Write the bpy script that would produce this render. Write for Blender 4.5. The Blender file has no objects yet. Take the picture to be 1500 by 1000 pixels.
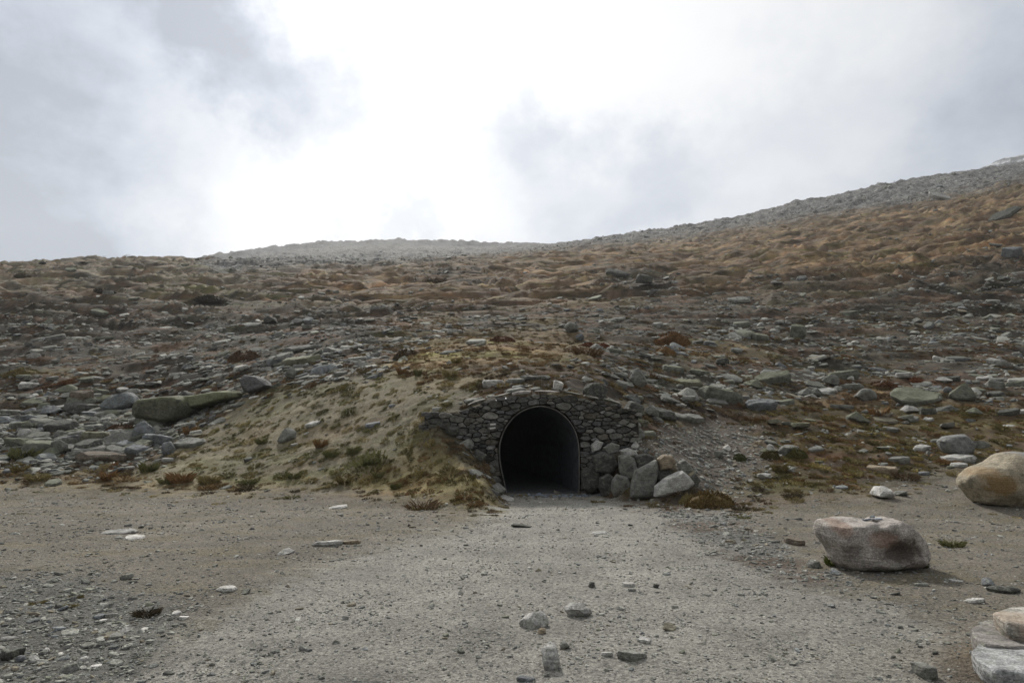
import bpy, math, random
import numpy as np
from mathutils import Vector
random.seed(7); RS = np.random.RandomState(11)
SC = bpy.context.scene; COL = SC.collection

# ============================================================ camera, world, sun, exposure
CAM_H = 1.6; PITCH = math.radians(7.74); F = 1000.0
cam = bpy.data.cameras.new('camera'); cam.lens = 24; cam.sensor_width = 36; cam.clip_start = .05; cam.clip_end = 6000
camo = bpy.data.objects.new('camera', cam); COL.objects.link(camo)
camo.location = (0, 0, CAM_H); camo.rotation_euler = (math.pi/2 + PITCH, 0, 0); SC.camera = camo
SC.view_settings.view_transform = 'Standard'; SC.view_settings.look = 'None'
SC.view_settings.gamma = 1; SC.view_settings.exposure = 0.05; SC.view_settings.use_curve_mapping = False
SC.render.engine = 'CYCLES'; SC.cycles.use_denoising = True
SC.cycles.max_bounces = 5; SC.cycles.diffuse_bounces = 3; SC.cycles.volume_bounces = 1

SUN_EL, SUN_AZ = math.radians(38), math.radians(-13)          # azimuth from +Y towards +X
sun = bpy.data.lights.new('sun', 'SUN'); sun.energy = 3.9; sun.angle = math.radians(6); sun.color = (1, .955, .88)
suno = bpy.data.objects.new('sun', sun); COL.objects.link(suno)
sd = Vector((math.sin(SUN_AZ)*math.cos(SUN_EL), math.cos(SUN_AZ)*math.cos(SUN_EL), math.sin(SUN_EL)))
suno.rotation_euler = sd.to_track_quat('Z', 'Y').to_euler(); suno.location = (0, 0, 60)

def px_dir(px, row):
    u = (px-750)/F; v = (500-row)/F
    d = Vector((u, math.cos(PITCH)-v*math.sin(PITCH), math.sin(PITCH)+v*math.cos(PITCH))); return d.normalized()

def build_world():
    w = bpy.data.worlds.new('World'); SC.world = w; w.use_nodes = True
    nt = w.node_tree; N = nt.nodes; L = nt.links; N.clear()
    def n(t, **k):
        x = N.new(t)
        for a, b in k.items(): setattr(x, a, b)
        return x
    def mth(op, a, b=None, c=None):
        m = n('ShaderNodeMath', operation=op)
        for i, v in enumerate((a, b, c)):
            if v is None: continue
            if hasattr(v, 'links'): L.new(v, m.inputs[i])
            else: m.inputs[i].default_value = v
        return m.outputs[0]
    tc = n('ShaderNodeTexCoord')
    # warp the direction a little with noise so cloud edges are ragged
    nz = n('ShaderNodeTexNoise'); nz.inputs['Scale'].default_value = 2.9; nz.inputs['Detail'].default_value = 9; nz.inputs['Roughness'].default_value = .60
    L.new(tc.outputs['Generated'], nz.inputs['Vector'])
    sub = n('ShaderNodeVectorMath', operation='SUBTRACT'); L.new(nz.outputs['Color'], sub.inputs[0]); sub.inputs[1].default_value = (.5, .5, .5)
    mad = n('ShaderNodeVectorMath', operation='MULTIPLY_ADD'); L.new(sub.outputs[0], mad.inputs[0]); mad.inputs[1].default_value = (.50, .50, .50); L.new(tc.outputs['Generated'], mad.inputs[2])
    sp = n('ShaderNodeSeparateXYZ'); L.new(mad.outputs[0], sp.inputs[0])
    # cloud bank coordinates: azimuth and tangent of elevation of the direction
    yy = mth('MAXIMUM', sp.outputs[1], .05)
    az = mth('ARCTAN2', sp.outputs[0], sp.outputs[1])
    hyp = mth('SQRT', mth('ADD', mth('MULTIPLY', sp.outputs[0], sp.outputs[0]), mth('MULTIPLY', sp.outputs[1], sp.outputs[1])))
    el = mth('ARCTAN2', sp.outputs[2], hyp)
    def azel(px, row):
        d = px_dir(px, row); return math.atan2(d.x, d.y), math.asin(d.z)
    dark = None
    #  px, row, radius px x, radius px y, rotation, strength : cloud banks
    banks = [(40, 270, 290, 125, -42, .80), (345, 80, 150, 62, -10, .80), (270, 20, 120, 60, 0, .35), (-250, 160, 300, 300, 0, .5),
             (765, 222, 70, 52, 0, .42), (880, 290, 180, 70, 12, .38), (1030, 215, 170, 55, 25, .26), (590, 335, 60, 22, 0, .3),
             (1440, 110, 150, 120, 30, .34), (1330, 250, 260, 60, 20, .14), (1750, 60, 250, 260, 0, .5), (1000, 330, 200, 40, 8, .25)]
    for (px, row, rx, ry, rot, s) in banks:
        a0, e0 = azel(px, row); r = math.radians(rot)
        da = mth('SUBTRACT', az, a0); de = mth('SUBTRACT', el, e0)
        p = mth('ADD', mth('MULTIPLY', da, math.cos(r)*F/rx), mth('MULTIPLY', de, math.sin(r)*F/rx))
        q = mth('ADD', mth('MULTIPLY', da, -math.sin(r)*F/ry), mth('MULTIPLY', de, math.cos(r)*F/ry))
        d2 = mth('ADD', mth('MULTIPLY', p, p), mth('MULTIPLY', q, q))
        g = mth('MULTIPLY', mth('EXPONENT', mth('MULTIPLY', mth('POWER', d2, 1.3), -.6)), s)
        dark = g if dark is None else mth('ADD', dark, g)
    # general cloud noise all round the sky
    n2 = n('ShaderNodeTexNoise'); n2.inputs['Scale'].default_value = 3.1; n2.inputs['Detail'].default_value = 6; n2.inputs['Roughness'].default_value = .5
    mp = n('ShaderNodeMapping'); mp.inputs['Scale'].default_value = (1, 1, 1.9); mp.inputs['Location'].default_value = (.7, .2, .4)
    L.new(tc.outputs['Generated'], mp.inputs[0]); L.new(mp.outputs[0], n2.inputs['Vector'])
    dark = mth('ADD', dark, mth('MULTIPLY', mth('SUBTRACT', n2.outputs['Fac'], .53), .5))
    n3 = n('ShaderNodeTexNoise'); n3.inputs['Scale'].default_value = 7.5; n3.inputs['Detail'].default_value = 9; n3.inputs['Roughness'].default_value = .58
    L.new(mp.outputs[0], n3.inputs['Vector'])
    dark = mth('MULTIPLY', dark, mth('ADD', mth('MULTIPLY', n3.outputs['Fac'], 1.3), .38))
    dark = mth('MINIMUM', mth('MAXIMUM', dark, 0), 1.1)
    # thin veil brightens towards the sun
    dt = n('ShaderNodeVectorMath', operation='DOT_PRODUCT'); L.new(tc.outputs['Generated'], dt.inputs[0]); dt.inputs[1].default_value = tuple(sd)
    c = mth('MAXIMUM', dt.outputs['Value'], 0)
    glow = mth('ADD', mth('MULTIPLY', mth('POWER', c, 3.4), .27), mth('MULTIPLY', mth('POWER', c, 45), .16))
    side = mth('ADD', mth('MULTIPLY', dt.outputs['Value'], .24), .54)
    bright = mth('ADD', side, glow)
    fac = mth('SUBTRACT', 1, mth('MULTIPLY', dark, .50))
    lum = mth('MULTIPLY', bright, fac)
    mix = n('ShaderNodeMix', data_type='RGBA'); L.new(mth('MINIMUM', mth('ADD', mth('MULTIPLY', dark, 1.1), .05), 1), mix.inputs[0])
    mix.inputs[6].default_value = (1, 1, .995, 1); mix.inputs[7].default_value = (.82, .915, 1.08, 1)
    vs = n('ShaderNodeVectorMath', operation='SCALE'); L.new(mix.outputs[2], vs.inputs[0]); L.new(lum, vs.inputs['Scale'])
    b1 = n('ShaderNodeBackground'); L.new(vs.outputs[0], b1.inputs[0]); b1.inputs[1].default_value = 1
    sky = n('ShaderNodeTexSky', sky_type='NISHITA'); sky.sun_disc = False; sky.sun_elevation = SUN_EL; sky.sun_rotation = SUN_AZ
    b2 = n('ShaderNodeBackground'); L.new(sky.outputs[0], b2.inputs[0]); b2.inputs[1].default_value = .1
    ms = n('ShaderNodeMixShader'); ms.inputs[0].default_value = .93
    L.new(b2.outputs[0], ms.inputs[1]); L.new(b1.outputs[0], ms.inputs[2])
    o = n('ShaderNodeOutputWorld'); L.new(ms.outputs[0], o.inputs[0])
build_world()

# ============================================================ helpers
def tag(o, label=None, cat=None, group=None, kind=None):
    if label: o['label'] = label
    if cat: o['category'] = cat
    if group: o['group'] = group
    if kind: o['kind'] = kind
    return o

def mesh_np(name, V, faces, mat=None, smooth=True):
    me = bpy.data.meshes.new(name)
    V = np.asarray(V, np.float32)
    if isinstance(faces, np.ndarray):
        k = faces.shape[1]; nf = faces.shape[0]
        me.vertices.add(len(V)); me.vertices.foreach_set('co', V.ravel())
        me.loops.add(nf*k); me.loops.foreach_set('vertex_index', faces.astype(np.int32).ravel())
        me.polygons.add(nf); me.polygons.foreach_set('loop_start', np.arange(0, nf*k, k, dtype=np.int32))
        me.update(calc_edges=True)
    else:
        me.from_pydata(V.tolist(), [], faces); me.update()
    if smooth: me.polygons.foreach_set('use_smooth', np.ones(len(me.polygons), bool))
    if mat: me.materials.append(mat)
    return me

def obj(name, me, parent=None, loc=None):
    o = bpy.data.objects.new(name, me); COL.objects.link(o)
    if parent: o.parent = parent
    if loc is not None: o.location = loc
    return o

def hash2(ix, iy, seed):
    h = (ix.astype(np.int64)*374761393 + iy.astype(np.int64)*668265263 + seed*1442695041) & 0xffffffff
    h = ((h ^ (h >> 13))*1274126177) & 0xffffffff
    return ((h ^ (h >> 16)) & 0xffff)/65535.0*2*math.pi

def perlin(x, y, seed=0):
    x0 = np.floor(x); y0 = np.floor(y); fx = x-x0; fy = y-y0
    ux = fx*fx*fx*(fx*(fx*6-15)+10); uy = fy*fy*fy*(fy*(fy*6-15)+10)
    def g(dx, dy):
        a = hash2(x0+dx, y0+dy, seed); return np.cos(a)*(fx-dx)+np.sin(a)*(fy-dy)
    a = g(0, 0); b = g(1, 0); c = g(0, 1); d = g(1, 1)
    return (a+(b-a)*ux + ((c+(d-c)*ux)-(a+(b-a)*ux))*uy)*1.4

def fbm(x, y, oct=4, seed=0, gain=.5):
    s = 0; a = 1
    for i in range(oct):
        s = s + a*perlin(x*2**i, y*2**i, seed+i*17); a *= gain
    return s

def sstep(a, b, x):
    t = np.clip((x-a)/(b-a), 0., 1.); return t*t*(3-2*t)

# ============================================================ terrain heights (u = x/y direction column, Y distance)
CP, SP = math.cos(PITCH), math.sin(PITCH)
def z_of(row, Y):
    v = (500-row)/F; return CAM_H + Y*math.tan(PITCH+math.atan(v))
# per picture column: (distance, row) or (distance, None, height)
Z = lambda Y, z: (Y, None, z)
COLS = {
 -400: [Z(1,0), Z(17,0), (22,690), (27,640), (38,560), (56,480), (80,435), (125,402), (200,425), (600,440), (1400,520)],
 0: [Z(1,0), Z(17,0), (20.5,692), (26,640), (37,560), (55,480), (80,430), (130,387), (200,402), (600,415), (1400,500)],
 100: [Z(1,0), Z(17,0), (20.2,695), (25,645), (35,570), (55,480), (80,430), (135,382), (200,398), (600,412), (1400,500)],
 200: [Z(1,0), Z(16.5,0), (19.5,702), (24,650), (30.5,597), (39,545), (55,480), (80,430), (138,379), (200,395), (600,405), (1400,500)],
 300: [Z(1,0), Z(16.2,0), (18.5,709), (22,655), (27,598), (38,540), (55,480), (82,430), (140,381), (200,397), (600,383), (1400,500)],
 360: [Z(1,0), Z(16,0), (18.3,711), (21.5,655), (26,585), (37,538), (54,480), (82,430), (142,381), (220,397), (600,370), (1400,500)],
 430: [Z(1,0), Z(15.7,0), (17.8,713), (21,645), (25,570), (33,530), (52,480), (85,430), (146,382), (230,394), (600,359), (800,385), (1400,500)],
 520: [Z(1,0), Z(15.5,0), (17.2,715), (20,640), (24,560), (31,522), (50,480), (85,430), (150,383), (240,392), (600,352), (800,385), (1400,500)],
 600: [Z(1,0), Z(15.2,0), (16.8,715), (19,640), (20.5,598), (23.5,550), (30,520), (50,480), (85,430), (155,382), (250,390), (600,352), (800,385), (1400,500)],
 640: [Z(1,0), Z(15,0), (16.2,722), (18.2,650), (19,617), (19.35,604), (23,552), (30,518), (49,480), (85,430), (158,380), (250,386), (600,356), (800,385), (1400,500)],
 680: [Z(1,0), Z(14.7,0), (15.8,722), (17.0,682), (18.0,655), (19.02,645), (19.25,602), (23,550), (29,518), (49,480), (85,430), (160,378), (250,382), (600,358), (800,385), (1400,500)],
 710: [Z(1,0), Z(14.6,0), (15.4,733), (16.4,705), (17.6,688), (19.02,678), (19.25,592), (22,553), (28,520), (49,480), (85,430), (165,377), (250,380), (600,358), (800,385), (1400,500)],
 728: [Z(1,0), Z(15.0,0), (15.8,732), (17,722), (19.02,705), (19.25,588), (22,553), (28,520), (49,480), (85,430), (168,376), (250,379), (600,358), (800,385), (1400,500)],
 738: [Z(1,0), Z(19.02,0), (19.25,587), (22,552), (27,520), (48,480), (85,430), (170,375), (250,378), (600,358), (800,385), (1400,500)],
 790: [Z(1,0), Z(19.02,0), (19.25,584), (21,556), (24,540), (30,520), (48,480), (85,430), (180,368), (260,371), (600,356), (800,385), (1400,500)],
 850: [Z(1,0), Z(19.02,0), (19.25,590), (21.5,560), (26,532), (33,510), (48,480), (82,430), (190,365), (330,355), (450,360), (800,385), (1400,500)],
 880: [Z(1,0), Z(18.6,0.02), Z(19.02,.35), (19.25,597), (22,562), (27,532), (34,510), (47,480), (80,430), (195,361), (330,351), (450,360), (1400,500)],
 900: [Z(1,0), Z(18.1,0), Z(18.35,.9), Z(19.02,1.15), (19.4,620), (20.5,598), (23,562), (28,532), (47,480), (79,430), (200,359), (330,347), (450,360), (1400,500)],
 950: [Z(1,0), Z(17.1,0), Z(17.35,.92), (18.6,650), (20.2,620), (22,596), (25.5,562), (30,535), (46,480), (76,430), (210,354), (330,341), (450,355), (1400,480)],
 1005: [Z(1,0), Z(16.2,0), Z(16.5,.45), (17.8,680), (20,640), (23,600), (27,560), (32,533), (46,480), (75,430), (125,388), (225,345), (340,330), (500,345), (1400,480)],
 1050: [Z(1,0), Z(15,0), (16.5,722), (18.5,682), (21,640), (24,600), (28.5,560), (35,523), (46,480), (74,430), (125,382), (230,340), (340,325), (500,345), (1400,480)],
 1200: [Z(1,0), Z(14.2,0), (16.0,722), (18.5,682), (21.5,640), (25.5,600), (30.5,560), (38,520), (47,480), (68,430), (105,380), (190,318), (330,291), (500,305), (1400,450)],
 1350: [Z(1,0), Z(13.5,0), (15.8,722), (18.5,682), (22,640), (26,600), (31,560), (38,520), (47,480), (63,430), (92,380), (175,299), (320,262), (500,280), (1400,430)],
 1430: [Z(1,0), Z(13.5,0), (15.8,722), (18.5,682), (22,640), (26,600), (31,560), (37,520), (45,480), (61,430), (84,380), (165,285), (310,249), (480,262), (900,243), (1400,420)],
 1500: [Z(1,0), Z(13.5,0), (15.8,720), (18.5,682), (22,640), (26,600), (31,560), (37,520), (45,480), (60,430), (80,380), (160,268), (300,243), (480,256), (900,227), (1400,420)],
 1900: [Z(1,0), Z(13.5,0), (15.8,715), (18.5,675), (22,630), (26,590), (31,550), (37,505), (45,455), (60,395), (80,330), (160,215), (300,175), (480,190), (900,150), (1400,380)],
}
cpx = np.array(sorted(COLS), float)
LY = np.linspace(0, math.log(1400), 1500)
YY = np.exp(LY)
TAB = []
for c in sorted(COLS):
    ys = [e[0] for e in COLS[c]]; zs = [e[2] if len(e) == 3 else z_of(e[1], e[0]) for e in COLS[c]]
    TAB.append(np.interp(YY, ys, zs))
TAB = np.array(TAB)
PXG = np.arange(-400, 1901, 10.0)
T = np.array([np.interp(PXG, cpx, TAB[:, j]) for j in range(TAB.shape[1])]).T      # [px, lnY]
def blur(A, ax, r):
    k = np.ones(2*r+1)/(2*r+1)
    P = np.pad(A, [(r, r) if i == ax else (0, 0) for i in range(2)], mode='edge')
    return np.apply_along_axis(lambda v: np.convolve(v, k, 'valid'), ax, P)
B = T
for _ in range(2): B = blur(blur(B, 0, 3), 1, 14)
wfar = sstep(math.log(20.5), math.log(25), LY)[None, :]
T = T*(1-wfar)+B*wfar

def base_z(X, Y):
    """smooth terrain height; beyond 60 degrees to the side it fades to flat ground"""
    X = np.asarray(X, float); Y = np.asarray(Y, float)
    r = np.hypot(X, Y); th = np.arctan2(X, Y); tc = np.clip(th, -1.05, 1.05)
    Ye = np.maximum(r*np.cos(tc), 1.001); u = np.tan(tc)
    fade = np.where(np.abs(th) > 1.05, np.cos(np.clip((np.abs(th)-1.05)/1.0, 0, 1)*math.pi/2)**2, 1)
    ly = np.log(np.minimum(Ye, 1399)); j = ly/LY[-1]*(len(LY)-1); j0 = np.clip(np.floor(j).astype(int), 0, len(LY)-2); fj = j-j0
    z = np.zeros_like(Ye)
    for _ in range(3):
        col = 750+F*u*Ye/(Ye*CP+(z-CAM_H)*SP)
        i = np.clip((col+400)/10, 0, len(PXG)-1.001); i0 = np.floor(i).astype(int); fi = i-i0
        z = (T[i0, j0]*(1-fi)+T[i0+1, j0]*fi)*(1-fj)+(T[i0, j0+1]*(1-fi)+T[i0+1, j0+1]*fi)*fj
    return z*fade

def project(X, Y, z):
    Yc = np.maximum(Y*CP+(z-CAM_H)*SP, .05); Vc = -Y*SP+(z-CAM_H)*CP
    return 750+F*X/Yc, 500-F*Vc/Yc

# ---- ground cover zones, drawn as outlines on the slope, looked up with ragged edges
GX0, GY0, GS = -500, 150, 4
GW, GH = 625, 350
gx, gy = np.meshgrid(GX0+GS*np.arange(GW), GY0+GS*np.arange(GH))
def poly_mask(P, bl=2):
    ins = np.zeros(gx.shape, bool); n = len(P)
    for i in range(n):
        x1, y1 = P[i]; x2, y2 = P[(i+1) % n]
        if y1 == y2: continue
        c = ((gy < y1) != (gy < y2)) & (gx < (x2-x1)*(gy-y1)/(y2-y1)+x1)
        ins ^= c
    A = ins.astype(float)
    for _ in range(2): A = blur(blur(A, 0, bl), 1, bl*2)
    return A
ZONES = [  # name, blur, outline
 ('moor', 4, [(-500,150),(330,150),(800,372),(700,385),(560,395),(420,420),(330,452),(200,440),(0,450),(-500,460)]),
 ('orange', 3, [(430,400),(560,388),(700,378),(1000,348),(1200,318),(1340,299),(1500,268),(2000,160),(2000,420),(1500,400),(1330,412),(1240,440),(1050,425),(900,450),(760,445),(560,452),(420,440)]),
 ('scree', 3, [(-500,440),(300,455),(620,452),(760,470),(700,505),(600,518),(560,540),(450,560),(360,585),(280,640),(180,690),(0,690),(-500,690)]),
 ('scree2', 3, [(820,470),(1060,440),(1250,445),(1400,395),(1500,360),(2000,300),(2000,600),(1500,590),(1300,600),(1130,610),(1000,590),(900,580),(850,540),(860,500)]),
 ('top', 1, [(300,300),(300,400),(560,388),(700,377),(850,364),(1000,347),(1200,316),(1340,297),(1500,266),(2000,150),(2000,100),(300,100)]),
 ('bank', 2, [(640,520),(560,545),(450,565),(355,590),(285,640),(215,685),(120,705),(0,705),(-500,705),(-500,725),(300,722),(500,722),(620,735),(735,750),(700,690),(640,625),(700,580),(730,545)]),
 ('yellow', 3, [(600,500),(760,495),(870,505),(850,535),(740,545),(620,560),(560,540)]),
 ('mossbank', 2, [(600,640),(650,650),(700,690),(738,742),(735,756),(640,735),(500,715),(470,690),(560,690)]),
 ('darkcut', 1, [(630,612),(660,625),(700,660),(745,728),(760,728),(735,742),(695,695),(640,640)]),
 ('scree2', 2, [(630,603),(690,580),(740,548),(860,543),(930,556),(945,605),(870,590),(790,574),(720,584)]),
 ('yellow', 2, [(-500,694),(0,692),(150,698),(330,704),(450,706),(450,717),(300,719),(0,712),(-500,712)]),
 ('scree2', 2, [(870,392),(960,398),(1010,415),(1000,440),(930,442),(870,425)]), ('scree2', 2, [(620,392),(720,396),(760,405),(690,418),(600,410)]), ('scree2', 2, [(1090,408),(1230,404),(1300,420),(1200,436),(1080,428)]),
 ('orange', 2, [(1190,575),(1340,570),(1350,600),(1200,602)]), ('yellow', 2, [(980,508),(1100,512),(1180,522),(1060,535),(970,528)]), ('orange', 2, [(560,468),(680,470),(660,488),(560,486)]), ('orange', 2, [(70,548),(150,550),(140,566),(70,566)]),
 ('pink', 2, [(905,660),(960,625),(1040,612),(1140,628),(1150,680),(1090,730),(1010,722),(1000,690),(940,668)]),
 ('moss', 3, [(1060,580),(1200,600),(1500,600),(2000,590),(2000,690),(1500,690),(1380,690),(1280,715),(1180,722),(1090,715),(1140,670),(1130,630)]),
 ('dirt', 2, [(-500,712),(0,706),(300,722),(500,722),(620,738),(740,752),(780,735),(780,1400),(-500,1400)]),
 ('dirt', 3, [(900,735),(1080,745),(1180,722),(1290,715),(1400,680),(2000,670),(2000,1400),(900,1400)]),
 ('stonyleft', 3, [(-500,850),(120,840),(260,880),(280,930),(200,1010),(100,1200),(-500,1200)]),
 ('path', 2, [(735,728),(770,714),(900,722),(960,745),(1060,800),(1160,850),(1300,880),(1390,930),(1400,1500),(-300,1500),(100,1060),(260,940),(400,850),(560,800),(700,765)]),
 ('stonyedge', 1, [(900,722),(960,735),(1060,745),(1100,765),(1190,830),(1270,862),(1150,850),(1040,800),(960,750)]),
]
PAL = {'heath': (.082,.068,.048), 'moor': (.104,.090,.066), 'orange': (.138,.096,.052), 'scree': (.045,.040,.031), 'scree2': (.050,.043,.032),
       'top': (.120,.121,.118), 'bank': (.190,.170,.118), 'yellow': (.195,.152,.078), 'mossbank': (.205,.172,.084), 'darkcut': (.055,.048,.030), 'pink': (.108,.092,.076),
       'moss': (.115,.090,.046), 'dirt': (.162,.146,.120), 'stonyleft': (.120,.118,.106), 'path': (.240,.233,.208), 'stonyedge': (.145,.141,.130)}
ZN = ['heath']+sorted(set(z[0] for z in ZONES))
W = {k: np.zeros(gx.shape) for k in ZN}; W['heath'][:] = 1
for nm, bl, P in ZONES:
    m = poly_mask(P, bl)
    for k in ZN: W[k] *= (1-m)
    W[nm] += m
def zones(X, Y, z, warp=1.0):
    px, row = project(X, Y, z)
    lx, ly = X/np.maximum(Y, 1)*30, np.log(np.maximum(Y, 1))*30
    px = px+warp*(fbm(lx*1.1, ly*1.1, 4, 3, .6)*26); row = row+warp*fbm(lx*.9, ly*1.6, 4, 9, .6)*np.clip((row-330)/30, 1.2, 10)
    i = np.clip((px-GX0)/GS, 0, GW-1).astype(int); j = np.clip((row-GY0)/GS, 0, GH-1).astype(int)
    out = {k: W[k][j, i] for k in ZN}
    near = (Y < 3)
    for k in ZN: out[k] = np.where(near, 1.0 if k == 'path' else 0.0, out[k])
    return out

def relief(X, Y, zo):
    soft = zo['path']+zo['dirt']+zo['stonyleft']+zo['stonyedge']
    mid = zo['bank']+zo['mossbank']+zo['pink']+zo['darkcut']
    wild = np.clip(1-soft-mid, 0, 1)
    r = np.hypot(X, Y)
    h = .11*np.exp(-((X-3.6)/.75)**2-((Y-4.95)/.55)**2) + soft*(.022*fbm(X*.8, Y*.8, 4, 21)+.006*fbm(X*6, Y*6, 2, 5)) + mid*(.05*fbm(X*.9, Y*.9, 4, 31, .55)+.028*fbm(X*3.5, Y*2.5, 3, 15, .6))
    near = wild*sstep(16, 24, r)
    t = fbm(X*.045+.1*perlin(X*.2, Y*.3, 44), Y*.11, 2, 41)
    q = (t*2.0) % 1; terr = np.where(q < .72, q/.72, (1-q)/.28)
    h = h + near*(.13*fbm(X*.8, Y*1.3, 4, 51, .62)*(1-sstep(26, 50, r))+.13*fbm(X*.30, Y*.8, 2, 57, .5)*sstep(26, 50, r)+.34*terr*sstep(24, 36, r)+.25*fbm(X*.22, Y*.3, 3, 61)*sstep(22, 45, r))
    h = h + wild*sstep(45, 80, r)*(.85*(terr-.5)+.35*.6*(1-np.abs(fbm(X*.15, Y*.34, 2, 77, .5)))+.6*fbm(X*.07, Y*.11, 3, 71, .6))
    h = h + zo['top']*sstep(150, 300, r)*(1.5*fbm(X*.035, Y*.035, 5, 81, .62))
    h = h + sstep(420, 560, r)*(7*fbm(X*.012, Y*.012, 5, 91, .55))
    return h
def height(X, Y):
    X = np.asarray(X, float); Y = np.asarray(Y, float)
    z = base_z(X, Y); zo = zones(X, Y, z); return z+relief(X, Y, zo)
YS = np.exp(np.linspace(math.log(2.5), math.log(1390), 5200))
def at(px, row):
    """the point of the ground seen at a picture position"""
    u = (px-750)/F; v = (500-row)/F; fy = CP-v*SP; fz = SP+v*CP
    X = YS*u/fy; z = CAM_H+YS*fz/fy; g = height(X, YS); k = int(np.argmax(g >= z))
    if k == 0: k = int(np.argmin(np.abs(g-z)))
    return float(X[k]), float(YS[k]), float(g[k])

# ============================================================ materials
def new_mat(name):
    m = bpy.data.materials.new(name); m.use_nodes = True; nt = m.node_tree
    return m, nt, nt.nodes, nt.links, nt.nodes['Principled BSDF']
def mix_rgb(N, L, fac, a, b, bt='MIX'):
    m = N.new('ShaderNodeMix'); m.data_type = 'RGBA'; m.blend_type = bt
    for s, v in ((0, fac), (6, a), (7, b)):
        if hasattr(v, 'links'): L.new(v, m.inputs[s])
        elif s == 0: m.inputs[0].default_value = v
        else: m.inputs[s].default_value = (*v, 1)
    return m.outputs[2]
def ramp(N, L, src, pts):
    r = N.new('ShaderNodeValToRGB'); L.new(src, r.inputs[0]); e = r.color_ramp.elements
    while len(e) < len(pts): e.new(.5)
    for i, (p, v) in enumerate(pts):
        e[i].position = p; e[i].color = (v, v, v, 1) if not isinstance(v, tuple) else (*v, 1)
    return r.outputs[0]
def noise(N, L, vec, scale, det=4, rough=.55):
    n = N.new('ShaderNodeTexNoise'); n.inputs['Scale'].default_value = scale; n.inputs['Detail'].default_value = det; n.inputs['Roughness'].default_value = rough
    L.new(vec, n.inputs['Vector']); return n.outputs['Fac']
def voro(N, L, vec, scale, out='Color'):
    n = N.new('ShaderNodeTexVoronoi'); n.inputs['Scale'].default_value = scale; L.new(vec, n.inputs['Vector']); return n.outputs[out]

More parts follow.
